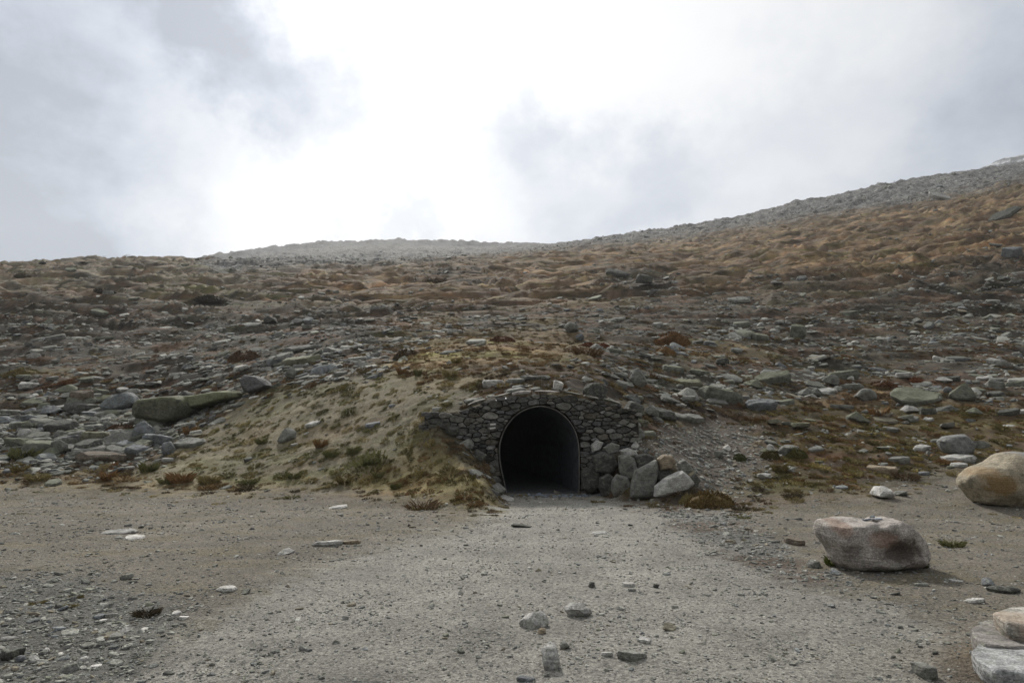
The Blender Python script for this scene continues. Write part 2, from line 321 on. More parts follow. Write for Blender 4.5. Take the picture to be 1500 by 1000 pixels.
def ground_material():
    m, nt, N, L, P = new_mat('ground_soil_and_gravel')
    geo = N.new('ShaderNodeNewGeometry'); pos = geo.outputs['Position']
    at_ = N.new('ShaderNodeAttribute'); at_.attribute_name = 'cover'
    ms = N.new('ShaderNodeAttribute'); ms.attribute_name = 'mask'
    sp = N.new('ShaderNodeSeparateColor'); L.new(ms.outputs['Color'], sp.inputs[0])    # r = gritty, g = vegetated, b = rocky
    n1 = noise(N, L, pos, 85, 3, .6); n2 = noise(N, L, pos, 24, 6, .7); n3 = noise(N, L, pos, 1.5, 8, .68); sm = N.new('ShaderNodeMapping'); sm.inputs['Scale'].default_value = (.28, 1, 1); sm.inputs['Rotation'].default_value = (0, .14, .12); L.new(pos, sm.inputs[0]); st = sm.outputs[0]; n4 = noise(N, L, st, .30, 9, .68); n7 = noise(N, L, st, .9, 8, .66)
    v1 = voro(N, L, pos, 42); v2 = voro(N, L, pos, 5.5); v3 = voro(N, L, pos, 2.2)
    g1 = ramp(N, L, n1, [(.30, .50), (.5, 1.0), (.70, 1.42)])
    g2 = ramp(N, L, n2, [(.32, .58), (.45, .96), (.70, 1.32)])
    g3 = ramp(N, L, n3, [(.30, .74), (.5, 1.0), (.72, 1.2)])
    g4 = ramp(N, L, n4, [(.32, .52), (.5, 1.0), (.68, 1.35)])
    col = mix_rgb(N, L, 1, at_.outputs['Color'], g1, 'MULTIPLY')
    col = mix_rgb(N, L, 1, col, g2, 'MULTIPLY'); col = mix_rgb(N, L, 1, col, g3, 'MULTIPLY')
    far = mix_rgb(N, L, 1, col, g4, 'MULTIPLY')
    fw = N.new('ShaderNodeMath'); fw.operation = 'MAXIMUM'; L.new(sp.outputs[1], fw.inputs[0]); L.new(sp.outputs[2], fw.inputs[1])
    col = mix_rgb(N, L, fw.outputs[0], col, far)
    # loose grit: single grains lighter or darker
    def grey(c):
        b = N.new('ShaderNodeRGBToBW'); L.new(c, b.inputs[0]); return b.outputs[0]
    gr = ramp(N, L, grey(v1), [(.16, .55), (.3, .92), (.7, 1.06), (.9, 1.35)])
    col = mix_rgb(N, L, sp.outputs[0], col, mix_rgb(N, L, 1, col, gr, 'MULTIPLY'))
    rk = ramp(N, L, grey(v3), [(.15, .40), (.45, .9), (.85, 1.55)])
    rk2 = ramp(N, L, grey(v2), [(.15, .62), (.45, .95), (.85, 1.4)])
    c2 = mix_rgb(N, L, 1, mix_rgb(N, L, 1, col, rk, 'MULTIPLY'), rk2, 'MULTIPLY')
    col = mix_rgb(N, L, sp.outputs[2], col, c2)
    # heather: rust and olive patches
    n5 = noise(N, L, st, .5, 9, .70)
    rust = ramp(N, L, n5, [(.50, 0.0), (.60, 1.0)]); ol = ramp(N, L, n5, [(.38, 1.0), (.47, 0.0)])
    f1 = N.new('ShaderNodeMath'); f1.operation = 'MULTIPLY'; L.new(grey(rust), f1.inputs[0]); L.new(sp.outputs[1], f1.inputs[1])
    f1b = N.new('ShaderNodeMath'); f1b.operation = 'MULTIPLY'; L.new(f1.outputs[0], f1b.inputs[0]); f1b.inputs[1].default_value = .6
    col = mix_rgb(N, L, f1b.outputs[0], col, mix_rgb(N, L, 1, col, (1.20, .88, .74), 'MULTIPLY'))
    f2 = N.new('ShaderNodeMath'); f2.operation = 'MULTIPLY'; L.new(grey(ol), f2.inputs[0]); L.new(sp.outputs[1], f2.inputs[1])
    col = mix_rgb(N, L, f2.outputs[0], col, mix_rgb(N, L, 1, col, (.80, .92, .62), 'MULTIPLY'))
    L.new(col, P.inputs['Base Color']); P.inputs['Roughness'].default_value = .93; P.inputs['Specular IOR Level'].default_value = .18
    h = N.new('ShaderNodeMath'); h.operation = 'MULTIPLY_ADD'; L.new(n2, h.inputs[0]); h.inputs[1].default_value = 1.3; L.new(n1, h.inputs[2])
    b = N.new('ShaderNodeBump'); b.inputs['Strength'].default_value = .9; b.inputs['Distance'].default_value = .022; L.new(h.outputs[0], b.inputs['Height'])
    h2 = N.new('ShaderNodeMath'); h2.operation = 'MULTIPLY'; L.new(grey(v3), h2.inputs[0]); L.new(sp.outputs[2], h2.inputs[1])
    b2 = N.new('ShaderNodeBump'); b2.inputs['Strength'].default_value = .9; b2.inputs['Distance'].default_value = .1; L.new(h2.outputs[0], b2.inputs['Height']); L.new(b.outputs[0], b2.inputs['Normal'])
    n6 = N.new('ShaderNodeMath'); n6.operation = 'MULTIPLY'; L.new(n7, n6.inputs[0]); L.new(sp.outputs[1], n6.inputs[1])
    b3 = N.new('ShaderNodeBump'); b3.inputs['Strength'].default_value = .8; b3.inputs['Distance'].default_value = .14; L.new(n6.outputs[0], b3.inputs['Height']); L.new(b2.outputs[0], b3.inputs['Normal'])
    L.new(b3.outputs[0], P.inputs['Normal']); return m

def rock_material(name, mode, lichen=.5, moss=0.0, scale=1.0, stain=None):
    """mode INSTANCER: colour from the scattered point; OBJECT: the object's own colour"""
    m, nt, N, L, P = new_mat(name)
    geo = N.new('ShaderNodeNewGeometry'); pos = geo.outputs['Position']
    if mode == 'INSTANCER':
        a = N.new('ShaderNodeAttribute'); a.attribute_type = 'INSTANCER'; a.attribute_name = 'tint'; tint = a.outputs['Color']
    else:
        a = N.new('ShaderNodeObjectInfo'); tint = a.outputs['Color']
    n1 = noise(N, L, pos, 46/scale, 5, .68); n2 = noise(N, L, pos, 7/scale, 6, .62); n3 = noise(N, L, pos, 2.2/scale, 6, .6)
    mp = N.new('ShaderNodeMapping'); mp.inputs['Scale'].default_value = (1.2, 1.2, 9); mp.inputs['Rotation'].default_value = (.18, .12, 0); L.new(pos, mp.inputs[0])
    ns = noise(N, L, mp.outputs[0], 3.2/scale, 5, .6)
    col = mix_rgb(N, L, 1, tint, ramp(N, L, n1, [(.28, .52), (.5, 1.0), (.74, 1.42)]), 'MULTIPLY')
    col = mix_rgb(N, L, 1, col, ramp(N, L, n2, [(.3, .48), (.5, 1.0), (.7, 1.42)]), 'MULTIPLY')
    col = mix_rgb(N, L, 1, col, ramp(N, L, ns, [(.3, .82), (.52, 1.0), (.72, 1.12)]), 'MULTIPLY')
    nl = noise(N, L, pos, 11/scale, 7, .7)
    lf = ramp(N, L, nl, [(.54, 0.0), (.60, lichen)])
    bw = N.new('ShaderNodeRGBToBW'); L.new(lf, bw.inputs[0])
    col = mix_rgb(N, L, bw.outputs[0], col, (.235, .245, .19))
    dk = ramp(N, L, n3, [(.33, .55), (.44, 0.0)]); bd = N.new('ShaderNodeRGBToBW'); L.new(dk, bd.inputs[0])
    col = mix_rgb(N, L, bd.outputs[0], col, mix_rgb(N, L, 1, col, (.52, .50, .46), 'MULTIPLY'))
    sp_ = voro(N, L, pos, 95/scale); sb_ = N.new('ShaderNodeRGBToBW'); L.new(sp_, sb_.inputs[0]); col = mix_rgb(N, L, 1, col, ramp(N, L, sb_.outputs[0], [(.18, .72), (.35, .98), (.7, 1.02), (.85, 1.32)]), 'MULTIPLY')
    if moss > 0:
        s = N.new('ShaderNodeSeparateXYZ'); L.new(geo.outputs['Normal'], s.inputs[0])
        mm = N.new('ShaderNodeMath'); mm.operation = 'MULTIPLY_ADD'; L.new(s.outputs[2], mm.inputs[0]); mm.inputs[1].default_value = .35; L.new(n2, mm.inputs[2])
        mr = ramp(N, L, mm.outputs[0], [(.60, 0.0), (.74, moss)]); bm_ = N.new('ShaderNodeRGBToBW'); L.new(mr, bm_.inputs[0])
        gm = mix_rgb(N, L, 1, (.105, .118, .052), ramp(N, L, n1, [(.3, .55), (.7, 1.4)]), 'MULTIPLY')
        col = mix_rgb(N, L, bm_.outputs[0], col, gm)
    if stain:
        tcn = N.new('ShaderNodeTexCoord')
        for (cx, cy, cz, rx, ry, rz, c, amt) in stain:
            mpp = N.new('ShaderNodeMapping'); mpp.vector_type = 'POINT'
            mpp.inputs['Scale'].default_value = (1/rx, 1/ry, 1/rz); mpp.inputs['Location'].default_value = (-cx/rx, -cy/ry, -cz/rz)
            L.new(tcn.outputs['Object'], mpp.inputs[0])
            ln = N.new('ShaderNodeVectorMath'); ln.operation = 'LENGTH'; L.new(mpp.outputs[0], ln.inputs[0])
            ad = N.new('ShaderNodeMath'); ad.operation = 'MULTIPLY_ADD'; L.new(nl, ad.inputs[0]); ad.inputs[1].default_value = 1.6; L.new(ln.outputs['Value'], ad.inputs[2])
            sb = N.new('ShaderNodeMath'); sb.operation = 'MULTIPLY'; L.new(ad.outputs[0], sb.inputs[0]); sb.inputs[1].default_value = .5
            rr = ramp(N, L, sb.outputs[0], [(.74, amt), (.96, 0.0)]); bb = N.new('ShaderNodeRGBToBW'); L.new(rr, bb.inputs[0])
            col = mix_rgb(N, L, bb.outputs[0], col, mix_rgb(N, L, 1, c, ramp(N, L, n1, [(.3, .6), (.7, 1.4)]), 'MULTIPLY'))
    L.new(col, P.inputs['Base Color']); P.inputs['Roughness'].default_value = .86; P.inputs['Specular IOR Level'].default_value = .28
    h = N.new('ShaderNodeMath'); h.operation = 'MULTIPLY_ADD'; L.new(n1, h.inputs[0]); h.inputs[1].default_value = .35; L.new(n2, h.inputs[2])
    h2 = N.new('ShaderNodeMath'); h2.operation = 'MULTIPLY_ADD'; L.new(ns, h2.inputs[0]); h2.inputs[1].default_value = .9; L.new(h.outputs[0], h2.inputs[2])
    b = N.new('ShaderNodeBump'); b.inputs['Strength'].default_value = .8; b.inputs['Distance'].default_value = .045*scale; L.new(h2.outputs[0], b.inputs['Height'])
    L.new(b.outputs[0], P.inputs['Normal']); return m

def plant_material(name, mode='INSTANCER'):
    m, nt, N, L, P = new_mat(name)
    if mode == 'INSTANCER':
        a = N.new('ShaderNodeAttribute'); a.attribute_type = 'INSTANCER'; a.attribute_name = 'tint'
    else: a = N.new('ShaderNodeObjectInfo')
    geo = N.new('ShaderNodeNewGeometry')
    n1 = noise(N, L, geo.outputs['Position'], 30, 3, .6)
    col = mix_rgb(N, L, 1, a.outputs['Color'], ramp(N, L, n1, [(.3, .55), (.7, 1.5)]), 'MULTIPLY')
    L.new(col, P.inputs['Base Color']); P.inputs['Roughness'].default_value = .9; P.inputs['Specular IOR Level'].default_value = .1
    return m

M_GROUND = ground_material()
M_SCATTER = rock_material('scattered_slate', 'INSTANCER', .35, .25)
M_SCATTER.name = 'scattered_slate'
M_ROCK = rock_material('grey_schist', 'OBJECT', .42, .0)
M_MOSSROCK = rock_material('mossy_schist', 'OBJECT', .4, .48)
M_WALL = rock_material('wall_stone_schist', 'OBJECT', .30, .0, .7)
M_TUFT = plant_material('dry_grass_blades')
M_BUSH = plant_material('heather_leaves', 'OBJECT')

# ============================================================ the ground: one sheet out to the horizon
def build_ground():
    tf = np.radians(np.linspace(-40.5, 40.5, 661)); ts = np.radians(np.linspace(40.5, 319.5, 60))[1:-1]
    th = np.concatenate([tf, ts]); nt_ = len(th)
    r = np.concatenate([np.array([.8, 1.4, 2.0]), np.exp(np.linspace(math.log(2.6), math.log(18.4), 250)), np.linspace(18.47, 21.2, 55),
                        np.exp(np.linspace(math.log(21.3), math.log(400), 400)), np.exp(np.linspace(math.log(404), math.log(1395), 75))])
    nr = len(r)
    R, TH = np.meshgrid(r, th, indexing='ij'); X = R*np.sin(TH); Y = R*np.cos(TH)
    z = base_z(X, Y); zo = zones(X, Y, z); H = z+relief(X, Y, zo)
    col = sum(zo[k][..., None]*np.array(PAL[k]) for k in ZN)
    # broad, world-fixed tone changes of the cover itself
    t1 = fbm(X*.45, Y*.6, 6, 101, .6); t2 = fbm(X*.06, Y*.16, 5, 111, .6); soft = zo['path']+zo['dirt']+zo['stonyleft']
    col = col*(1+np.clip(t1*.26*(1-.35*soft), -.4, .4))[..., None]
    wild = np.clip(1-soft-zo['bank']-zo['pink']-zo['top']-zo['mossbank'], 0, 1)
    t5 = fbm(X*.10, Y*.45, 6, 115, .68)
    col = col*(1+np.clip(t2*.6+t5*.9*sstep(40, 80, R), -.6, .8)*wild)[..., None]
    # rust-coloured and olive patches in heath
    t3 = fbm(X*.22, Y*.35, 5, 121, .6); k = (sstep(.12, .42, t3)*wild*.75)[..., None]; col = col*(1-k)+np.array((.100, .070, .048))*k
    k = (sstep(.15, .45, fbm(X*.17, Y*.4, 5, 131, .6))*(zo['heath']+zo['moss']+zo['moor']*.6)*.6)[..., None]; col = col*(1-k)+np.array((.120, .094, .036))*k
    # yellowish mossy film on the trodden ground to the left
    k = (sstep(.05, .5, fbm(X*.7, Y*1.6, 5, 141, .62))*zo['dirt']*.5)[..., None]; col = col*(1-k)+np.array((.150, .130, .080))*k
    k = (sstep(.0, .5, fbm(X*.5, Y*.9, 4, 151))*zo['path']*.35)[..., None]; col = col*(1-k)+np.array((.255, .248, .225))*k
    k = (sstep(-.15, .4, fbm(X*1.3, Y*2.2, 5, 161, .7))*zo['bank']*.6)[..., None]; col = col*(1-k)+np.array((.125, .110, .058))*k
    k = (np.exp(-((X-3.55)/.8)**2-((Y-4.8)/.6)**2))[..., None]*.9; col = col*(1-k)+np.array((.115, .088, .062))*k
    for cx_, am in ((-.75, .16), (.95, .16)):
        off = X-cx_-.035*Y+.25*fbm(Y*.25, X*0+cx_, 2, 191); k = (np.exp(-(off/.32)**2)*zo['path']*am*sstep(3, 5, Y)*(.6+.8*fbm(X*1.5, Y*.8, 3, 195)))[..., None]; col = col*(1+k)
    # the top scree: grey bouldery rock
    k = (zo['top']*sstep(-.2, .5, fbm(X*.1, Y*.1, 5, 171, .65))*.45)[..., None]; col = col*(1-k)+np.array((.085, .085, .082))*k
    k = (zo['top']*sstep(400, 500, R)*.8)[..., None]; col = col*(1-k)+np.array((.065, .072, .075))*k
    snow = (zo['top']*sstep(700, 800, R)*sstep(.0, .25, fbm(X*.05, Y*.05, 4, 181, .6)-.05))[..., None]*.75; col = col*(1-snow)+np.array((.62, .64, .68))*snow
    mask = np.stack([np.clip(soft+zo['pink']+zo['stonyedge']+zo['bank']*.4, 0, 1), np.clip(zo['heath']+zo['moor']+zo['orange']+zo['moss']+zo['scree']*.7+zo['scree2']*.7+zo['yellow']+zo['mossbank']+zo['bank']*.55, 0, 1),
                     np.clip(zo['top']+(zo['scree']+zo['scree2'])*.55+zo['heath']*.2, 0, 1), np.ones_like(R)], -1)
    V = np.concatenate([np.stack([X, Y, H], -1).reshape(-1, 3), [[0, 0, float(height(np.array([0.]), np.array([1.]))[0])]]])
    i = np.arange(nr-1)[:, None]; j = np.arange(nt_)[None, :]; j2 = (j+1) % nt_
    Fq = np.stack([i*nt_+j+0*j2, (i+1)*nt_+j, (i+1)*nt_+j2, i*nt_+j2], -1).reshape(-1, 4)
    # leave the mouth of the culvert open
    cx = V[Fq, 0].mean(1); cy = V[Fq, 1].mean(1); zmax = V[Fq, 2].max(1); zmin = V[Fq, 2].min(1)
    keep = ~((np.abs(cx-.78) < 1.22) & (cy > 18.96) & (cy < 19.6) & (zmax > .12) & (zmin < 2.62))
    Fq = Fq[keep]
    cap = np.array([[len(V)-1, a, (a+1) % nt_, (a+1) % nt_] for a in range(nt_)])
    me = mesh_np('ground', V, Fq, M_GROUND)
    import bmesh
    bm = bmesh.new(); bm.from_mesh(me); bm.verts.ensure_lookup_table()
    c = bm.verts[len(V)-1]
    for a in range(nt_): bm.faces.new((c, bm.verts[(a+1) % nt_], bm.verts[a])).smooth = True
    bmesh.ops.recalc_face_normals(bm, faces=bm.faces[:]) if False else None
    bm.to_mesh(me); bm.free()
    for nm, A in (('cover', np.concatenate([col, np.ones(col.shape[:2]+(1,))], -1)), ('mask', mask)):
        at_ = me.attributes.new(nm, 'FLOAT_COLOR', 'POINT'); D = np.concatenate([A.reshape(-1, 4), [[.25, .24, .21, 1] if nm == 'cover' else [1, 0, 0, 1]]])
        at_.data.foreach_set('color', D.astype(np.float32).ravel())
    o = obj('ground', me); tag(o, kind='structure'); return o
GROUND = build_ground()
# normals must face up
if GROUND.data.polygons[1000].normal.z < 0: GROUND.data.flip_normals()

# ============================================================ rocks
def ico(sub):
    import bmesh
    bm = bmesh.new(); bmesh.ops.create_icosphere(bm, subdivisions=sub, radius=1)
    V = np.array([v.co[:] for v in bm.verts]); Fc = np.array([[v.index for v in f.verts] for f in bm.faces]); bm.free(); return V/np.linalg.norm(V, axis=1)[:, None], Fc
ICO = {s: ico(s) for s in (2, 3, 4, 5)}
def vnoise(P, seed, f):
    return (perlin(P[:, 0]*f+seed*1.7, P[:, 1]*f+P[:, 2]*f*.73, seed)+perlin(P[:, 1]*f-P[:, 0]*f*.41, P[:, 2]*f+seed*.9, seed+5))*.5
def facet(V, rs, n, lo, hi, tilt=1.0):
    S = np.abs(V).max(0); U = V/S
    for _ in range(n):
        d = rs.normal(size=3); d[2] *= tilt; d /= np.linalg.norm(d); h = (U@d).max()*rs.uniform(lo, hi)
        U = U-np.maximum(U@d-h, 0)[:, None]*d
    return U*S
def rock_verts(seed, dims, sub=3, npl=14, p=14, rough=.05, flat=.0, strata=.0):
    rs = np.random.RandomState(seed); D, Fc = ICO[sub]
    n = rs.normal(size=(npl, 3)); n[:, 2] *= (1+flat); n /= np.linalg.norm(n, axis=1)[:, None]
    h = rs.uniform(.72, 1.0, npl)
    n = np.vstack([n, [[1,0,0],[-1,0,0],[0,1,0],[0,-1,0],[0,0,1],[0,0,-1]]]); h = np.append(h, [1, 1, 1, 1, 1, 1])
    dots = np.maximum(D @ n.T, 0)/h
    r = (dots**p).sum(1)**(-1/p)
    V = D*r[:, None]
    nn = vnoise(V, seed % 97, 1.6)*1.0+vnoise(V, seed % 89+3, 3.7)*.5+vnoise(V, seed % 83+7, 8.1)*.25
    V = V*(1+rough*nn)[:, None]
    if strata:
        k = V[:, 2]*6+vnoise(V, seed % 71, 1.3); V[:, :2] *= (1+strata*np.sin(k*math.pi))[:, None]
    V = facet(V/np.abs(V).max(0), rs, 9 if npl < 16 else 6, .62, .88, .8)
    V = V*(1+.35*rough*vnoise(V, seed % 67, 9.0))[:, None]
    V = V/np.abs(V).max(0)
    return V*np.array(dims)/2, Fc
def outline_rock(seed, pts, width, depth, sub=4, rough=.04, p=2.6, hollow=None, cuts=0):
    """a rock whose front outline is pts (any units, y down), given real width and depth"""
    rs = np.random.RandomState(seed); A = np.array(pts, float); A[:, 1] *= -1
    c = (A.max(0)+A.min(0))/2; A = (A-c)*width/(A[:, 0].max()-A[:, 0].min())
    D, Fc = ICO[sub]; phi = np.arctan2(D[:, 2], D[:, 0])
    dense = np.concatenate([A[i]+(A[(i+1) % len(A)]-A[i])*np.linspace(0, 1, 20, endpoint=False)[:, None] for i in range(len(A))])
    ang = np.arctan2(dense[:, 1], dense[:, 0]); rad = np.hypot(dense[:, 0], dense[:, 1]); o = np.argsort(ang)
    R = np.interp(phi, np.concatenate([ang[o]-2*math.pi, ang[o], ang[o]+2*math.pi]), np.tile(rad[o], 3))
    m = np.hypot(D[:, 0], D[:, 2]); y = D[:, 1]
    q = (np.abs(m)**p+np.abs(y)**p)**(1/p); m2 = m/q; y2 = y/q
    V = np.stack([np.cos(phi)*R*m2, y2*depth/2, np.sin(phi)*R*m2], -1)
    if cuts: V = facet(V, rs, cuts, .78, .95, 1.0)
    s = width
    nn = vnoise(V/s, seed, 2.4)+vnoise(V/s, seed+9, 5.5)*.5+vnoise(V/s, seed+19, 12)*.3+vnoise(V/s, seed+29, 26)*.15
    V = V+D*(rough*s*nn)[:, None]
    if hollow:
        for (hx, hz, rx, rz, dep) in hollow:
            g = np.exp(-(((V[:, 0]-hx)/rx)**2+((V[:, 2]-hz)/rz)**2))*(V[:, 1] < 0); V[:, 1] += g*dep
    return V, Fc

import bmesh
def hull_mesh(name, P, mat, bevel=.0, detail=0, amp=0, seed=0, extra=None):
    bm = bmesh.new(); vs = [bm.verts.new(p) for p in P]
    r = bmesh.ops.convex_hull(bm, input=vs); junk = [g for g in r['geom_interior']+r['geom_unused'] if isinstance(g, bmesh.types.BMVert)]
    bmesh.ops.delete(bm, geom=list(set(junk)), context='VERTS')
    loose = [v for v in bm.verts if not v.link_faces]; bmesh.ops.delete(bm, geom=loose, context='VERTS')
    bmesh.ops.dissolve_limit(bm, angle_limit=math.radians(9), verts=bm.verts[:], edges=bm.edges[:])
    if bevel: bmesh.ops.bevel(bm, geom=bm.edges[:], offset=bevel, segments=1, profile=.6, affect='EDGES', clamp_overlap=True)
    if detail:
        bmesh.ops.triangulate(bm, faces=bm.faces[:])
        L0 = detail
        for _ in range(3):
            ed = [e for e in bm.edges if e.calc_length() > L0]
            if not ed or len(bm.faces) > 2500: break
            bmesh.ops.subdivide_edges(bm, edges=ed, cuts=1); bmesh.ops.triangulate(bm, faces=[f for f in bm.faces if len(f.verts) > 3])
        V = np.array([v.co[:] for v in bm.verts]); S = np.abs(V).max(); U = V/S; d = amp*(vnoise(U, seed % 97, 2.1)+.6*vnoise(U, seed % 89, 5.0)+.35*vnoise(U, seed % 83, 11.0)+.3*np.abs(vnoise(U, seed % 79, 3.3)))
        bm.normal_update(); Nn = np.array([v.normal[:] for v in bm.verts]); V = V+Nn*d[:, None]
        for v, c in zip(bm.verts, V): v.co = c
    else: bmesh.ops.triangulate(bm, faces=bm.faces[:])
    me = bpy.data.meshes.new(name); bm.to_mesh(me); bm.free(); me.materials.append(mat); me.polygons.foreach_set('use_smooth', np.ones(len(me.polygons), bool)); sharpen(me, 24); return me
def sharpen(me, ang=38):
    try: me.set_sharp_from_angle(angle=math.radians(ang))
    except Exception: pass
def slab_points(seed, dims, kind):
    rs = random.Random(seed); P = []; w, d, h = (q/2 for q in dims)
    if kind in ('slab', 'flat'):
        n = rs.randint(6, 9); top = [rs.uniform(.70, 1.0) for _ in range(n)]; ph = rs.uniform(0, 6.28); tx, ty = rs.uniform(-.25, .25), rs.uniform(-.3, .2)
        for k in range(n):
            a = ph+2*math.pi*(k+rs.uniform(-.3, .3))/n; r = rs.uniform(.84, 1.0)/max(abs(math.cos(a)), abs(math.sin(a)))**.55
            x, y = r*math.cos(a), r*math.sin(a)
            P.append((x*w*top[k], y*d*top[k], h*(.85+tx*x+ty*y))); P.append((x*w, y*d, h*rs.uniform(-.3, .45))); P.append((x*w*.9, y*d*.9, -h))
    elif kind == 'block':
        for sx in (-1, 1):
            for sy in (-1, 1):
                for sz in (-1, 1):
                    P.append((sx*w*rs.uniform(.5, 1.0), sy*d*rs.uniform(.5, 1), sz*h*rs.uniform(.45, 1)))
        for _ in range(4): P.append((w*rs.uniform(-1, 1), d*rs.uniform(-1, 1), h*rs.uniform(.6, 1)))
        P += [(w*rs.uniform(-.5, .5), -d, h*rs.uniform(-.4, .3)), (-w, d*rs.uniform(-.4, .4), -h*.2), (w, d*rs.uniform(-.4, .4), h*rs.uniform(-.4, .3))]
    elif kind == 'wedge':
        x0 = rs.uniform(-.5, .4)
        P += [(x0*w, -.2*d, h), ((x0+.3)*w, .4*d, h*.9), (-w, -.6*d, -.4*h), (-.8*w, .7*d, -.2*h), (w, -.5*d, -.35*h), (.85*w, .7*d, .05*h), (-.3*w, -d, -.7*h), (.5*w, -d, -.6*h), (-.9*w, 0, -h), (.9*w, 0, -h), (0, d, -h), (0, -.8*d, -h)]
    else:
        for _ in range(26):
            v = np.array([rs.gauss(0, 1) for _ in range(3)]); v /= (np.abs(v)**2.8).sum()**(1/2.8); k = 1.0 if v[2] < -.1 else .84; P.append((v[0]*w*rs.uniform(.86, 1)*k, v[1]*d*rs.uniform(.86, 1)*k, v[2]*h*rs.uniform(.85, 1)))
    return P
def outline_hull(name, seed, pts, width, depth, mat, rowh, bevel=.02, yaw=0):
    rs = random.Random(seed); A = np.array(pts, float); A[:, 1] *= -1; A = (A-(A.max(0)+A.min(0))/2)*width/(A[:, 0].max()-A[:, 0].min()); P = []
    for (x, z) in A:
        for (k, y) in ((.80+rs.uniform(-.08, .06), -.5+rs.uniform(0, .08)), (1, -.28+rs.uniform(-.06, .06)), (1, .15), (.75, .5)): P.append((x*k, y*depth, z*k))
    return hull_mesh(name, P, mat, bevel*min(width, depth), width*.09, .02*width, seed)
TONES = {'pale': (.37,.365,.345), 'white': (.50,.49,.46), 'grey': (.165,.166,.150), 'blue': (.150,.160,.168), 'dark': (.075,.076,.068), 'green': (.150,.155,.130),
         'olive': (.140,.135,.098), 'tan': (.27,.22,.155), 'brown': (.125,.10,.075)}
def slope_rot(x, y):
    e = .25; zx = (height(np.array([x+e, x-e]), np.array([y, y]))); zy = height(np.array([x, x]), np.array([y+e, y-e]))
    return math.atan((zy[0]-zy[1])/(2*e))*.75, -math.atan((zx[0]-zx[1])/(2*e))*.6
def place_rock(px, row, w, h, kind, tone, label, seed=None, tilt=0, name=None, cat=None, group=None):
    """w, h are the seen size; row is the foot"""
    seed = seed or int(px*7+row*13) % 9973
    x, y, z = at(px, row); s = y/F*1.0; W_ = w*s; H_ = h*s; rs = random.Random(seed)
    moss = tone in ('green', 'olive')
    ang = math.atan2(CAM_H-z, y)
    if ang > .06: dpt = max(.45*W_, min(1.5*W_, .6*H_/math.sin(ang))); hh = H_*(.72 if y > 12 else .85)
    else: dpt = None; hh = H_
    if kind == 'slab': dims = (W_, dpt or max(W_*rs.uniform(.45, .7), H_), max(hh*.8, W_*.12))
    elif kind == 'flat': dims = (W_, dpt or W_*rs.uniform(.55, .8), max(hh*.7, W_*.09))
    else: dims = (W_, dpt or W_*.8, hh*1.3)
    P = slab_points(seed, dims, kind); mat = M_MOSSROCK if moss else M_ROCK
    me = hull_mesh('rock', P, mat, min(dims)*(.10 if kind == 'round' else .05), (W_*.12 if w > 24 else 0), .034*W_, seed)
    nm = name or {'slab': 'stone_slab', 'flat': 'flat_stone', 'block': 'stone_block', 'wedge': 'wedge_stone', 'round': 'boulder'}[kind]
    if w*s < .35 and not name: nm = 'loose_stone'
    o = obj(nm, me); rx, ry = slope_rot(x, y)
    o.rotation_euler = (rx*(1 if kind in ('slab', 'flat') else .4)+rs.uniform(-.13, .13), ry+math.radians(tilt)+rs.uniform(-.12, .12), rs.uniform(-.6, .6))
    o.location = (x, y+dims[1]*.30, z+dims[2]*(.5 if kind in ('block', 'wedge', 'round') else .38)*(.82 if y > 12 else .5)+(dims[1]*.30*math.tan(rx) if kind != 'none' else 0)*.9)
    t = TONES[tone]; j = rs.uniform(.85, 1.15); o.color = (t[0]*j, t[1]*j, t[2]*j, 1)
    tag(o, label, cat or 'rock', group); return o

# ============================================================ scattered stuff (instances on points)
PROTO = bpy.data.collections.new('rubble_shapes')
for i in range(26):
    rs = random.Random(i)
    kd = rs.choice(['slab', 'slab', 'slab', 'flat', 'block', 'wedge']); dm = (1, rs.uniform(.55, .95), {'slab': .34, 'flat': .2, 'block': .6, 'wedge': .55}[kd]*rs.uniform(.8, 1.3))
    me = hull_mesh('rubble_shape', slab_points(500+i*31, dm, kd), M_SCATTER, .025); PROTO.objects.link(bpy.data.objects.new('rubble_shape_%02d' % i, me))
TUFTS = bpy.data.collections.new('tuft_shapes')
def tuft_mesh(seed, n, rad, hgt, lean, wid, mat):
    rs = random.Random(seed); V = []; Fc = []
    for k in range(n):
        a = rs.uniform(0, 6.283); r = rad*math.sqrt(rs.random()); bx, by = r*math.cos(a), r*math.sin(a)
        fall = 1-.55*(r/rad)**2; h = hgt*rs.uniform(.5, 1.0)*fall; l = lean*rs.uniform(.3, 1.2)*h; la = a+rs.uniform(-1, 1)
        w = wid*rs.uniform(.6, 1.3); pa = rs.uniform(0, 3.14); dx, dy = w*math.cos(pa), w*math.sin(pa); b = len(V)
        V += [(bx-dx, by-dy, -.02), (bx+dx, by+dy, -.02), (bx+dx*.6+l*.4*math.cos(la), by+dy*.6+l*.4*math.sin(la), h*.65), (bx+l*math.cos(la), by+l*math.sin(la), h)]
        Fc += [(b, b+1, b+2), (b, b+2, b+3)]
    return mesh_np('tuft_shape', V, np.array(Fc), mat, smooth=False)
for i in range(5): TUFTS.objects.link(bpy.data.objects.new('tuft_shape_%02d' % i, tuft_mesh(i, 110, .5, .55, .9, .022, M_TUFT)))
for i in range(5, 9):  # low heathery cushions
    TUFTS.objects.link(bpy.data.objects.new('tuft_shape_%02d' % i, tuft_mesh(i, 150, .5, .26, .7, .034, M_TUFT)))

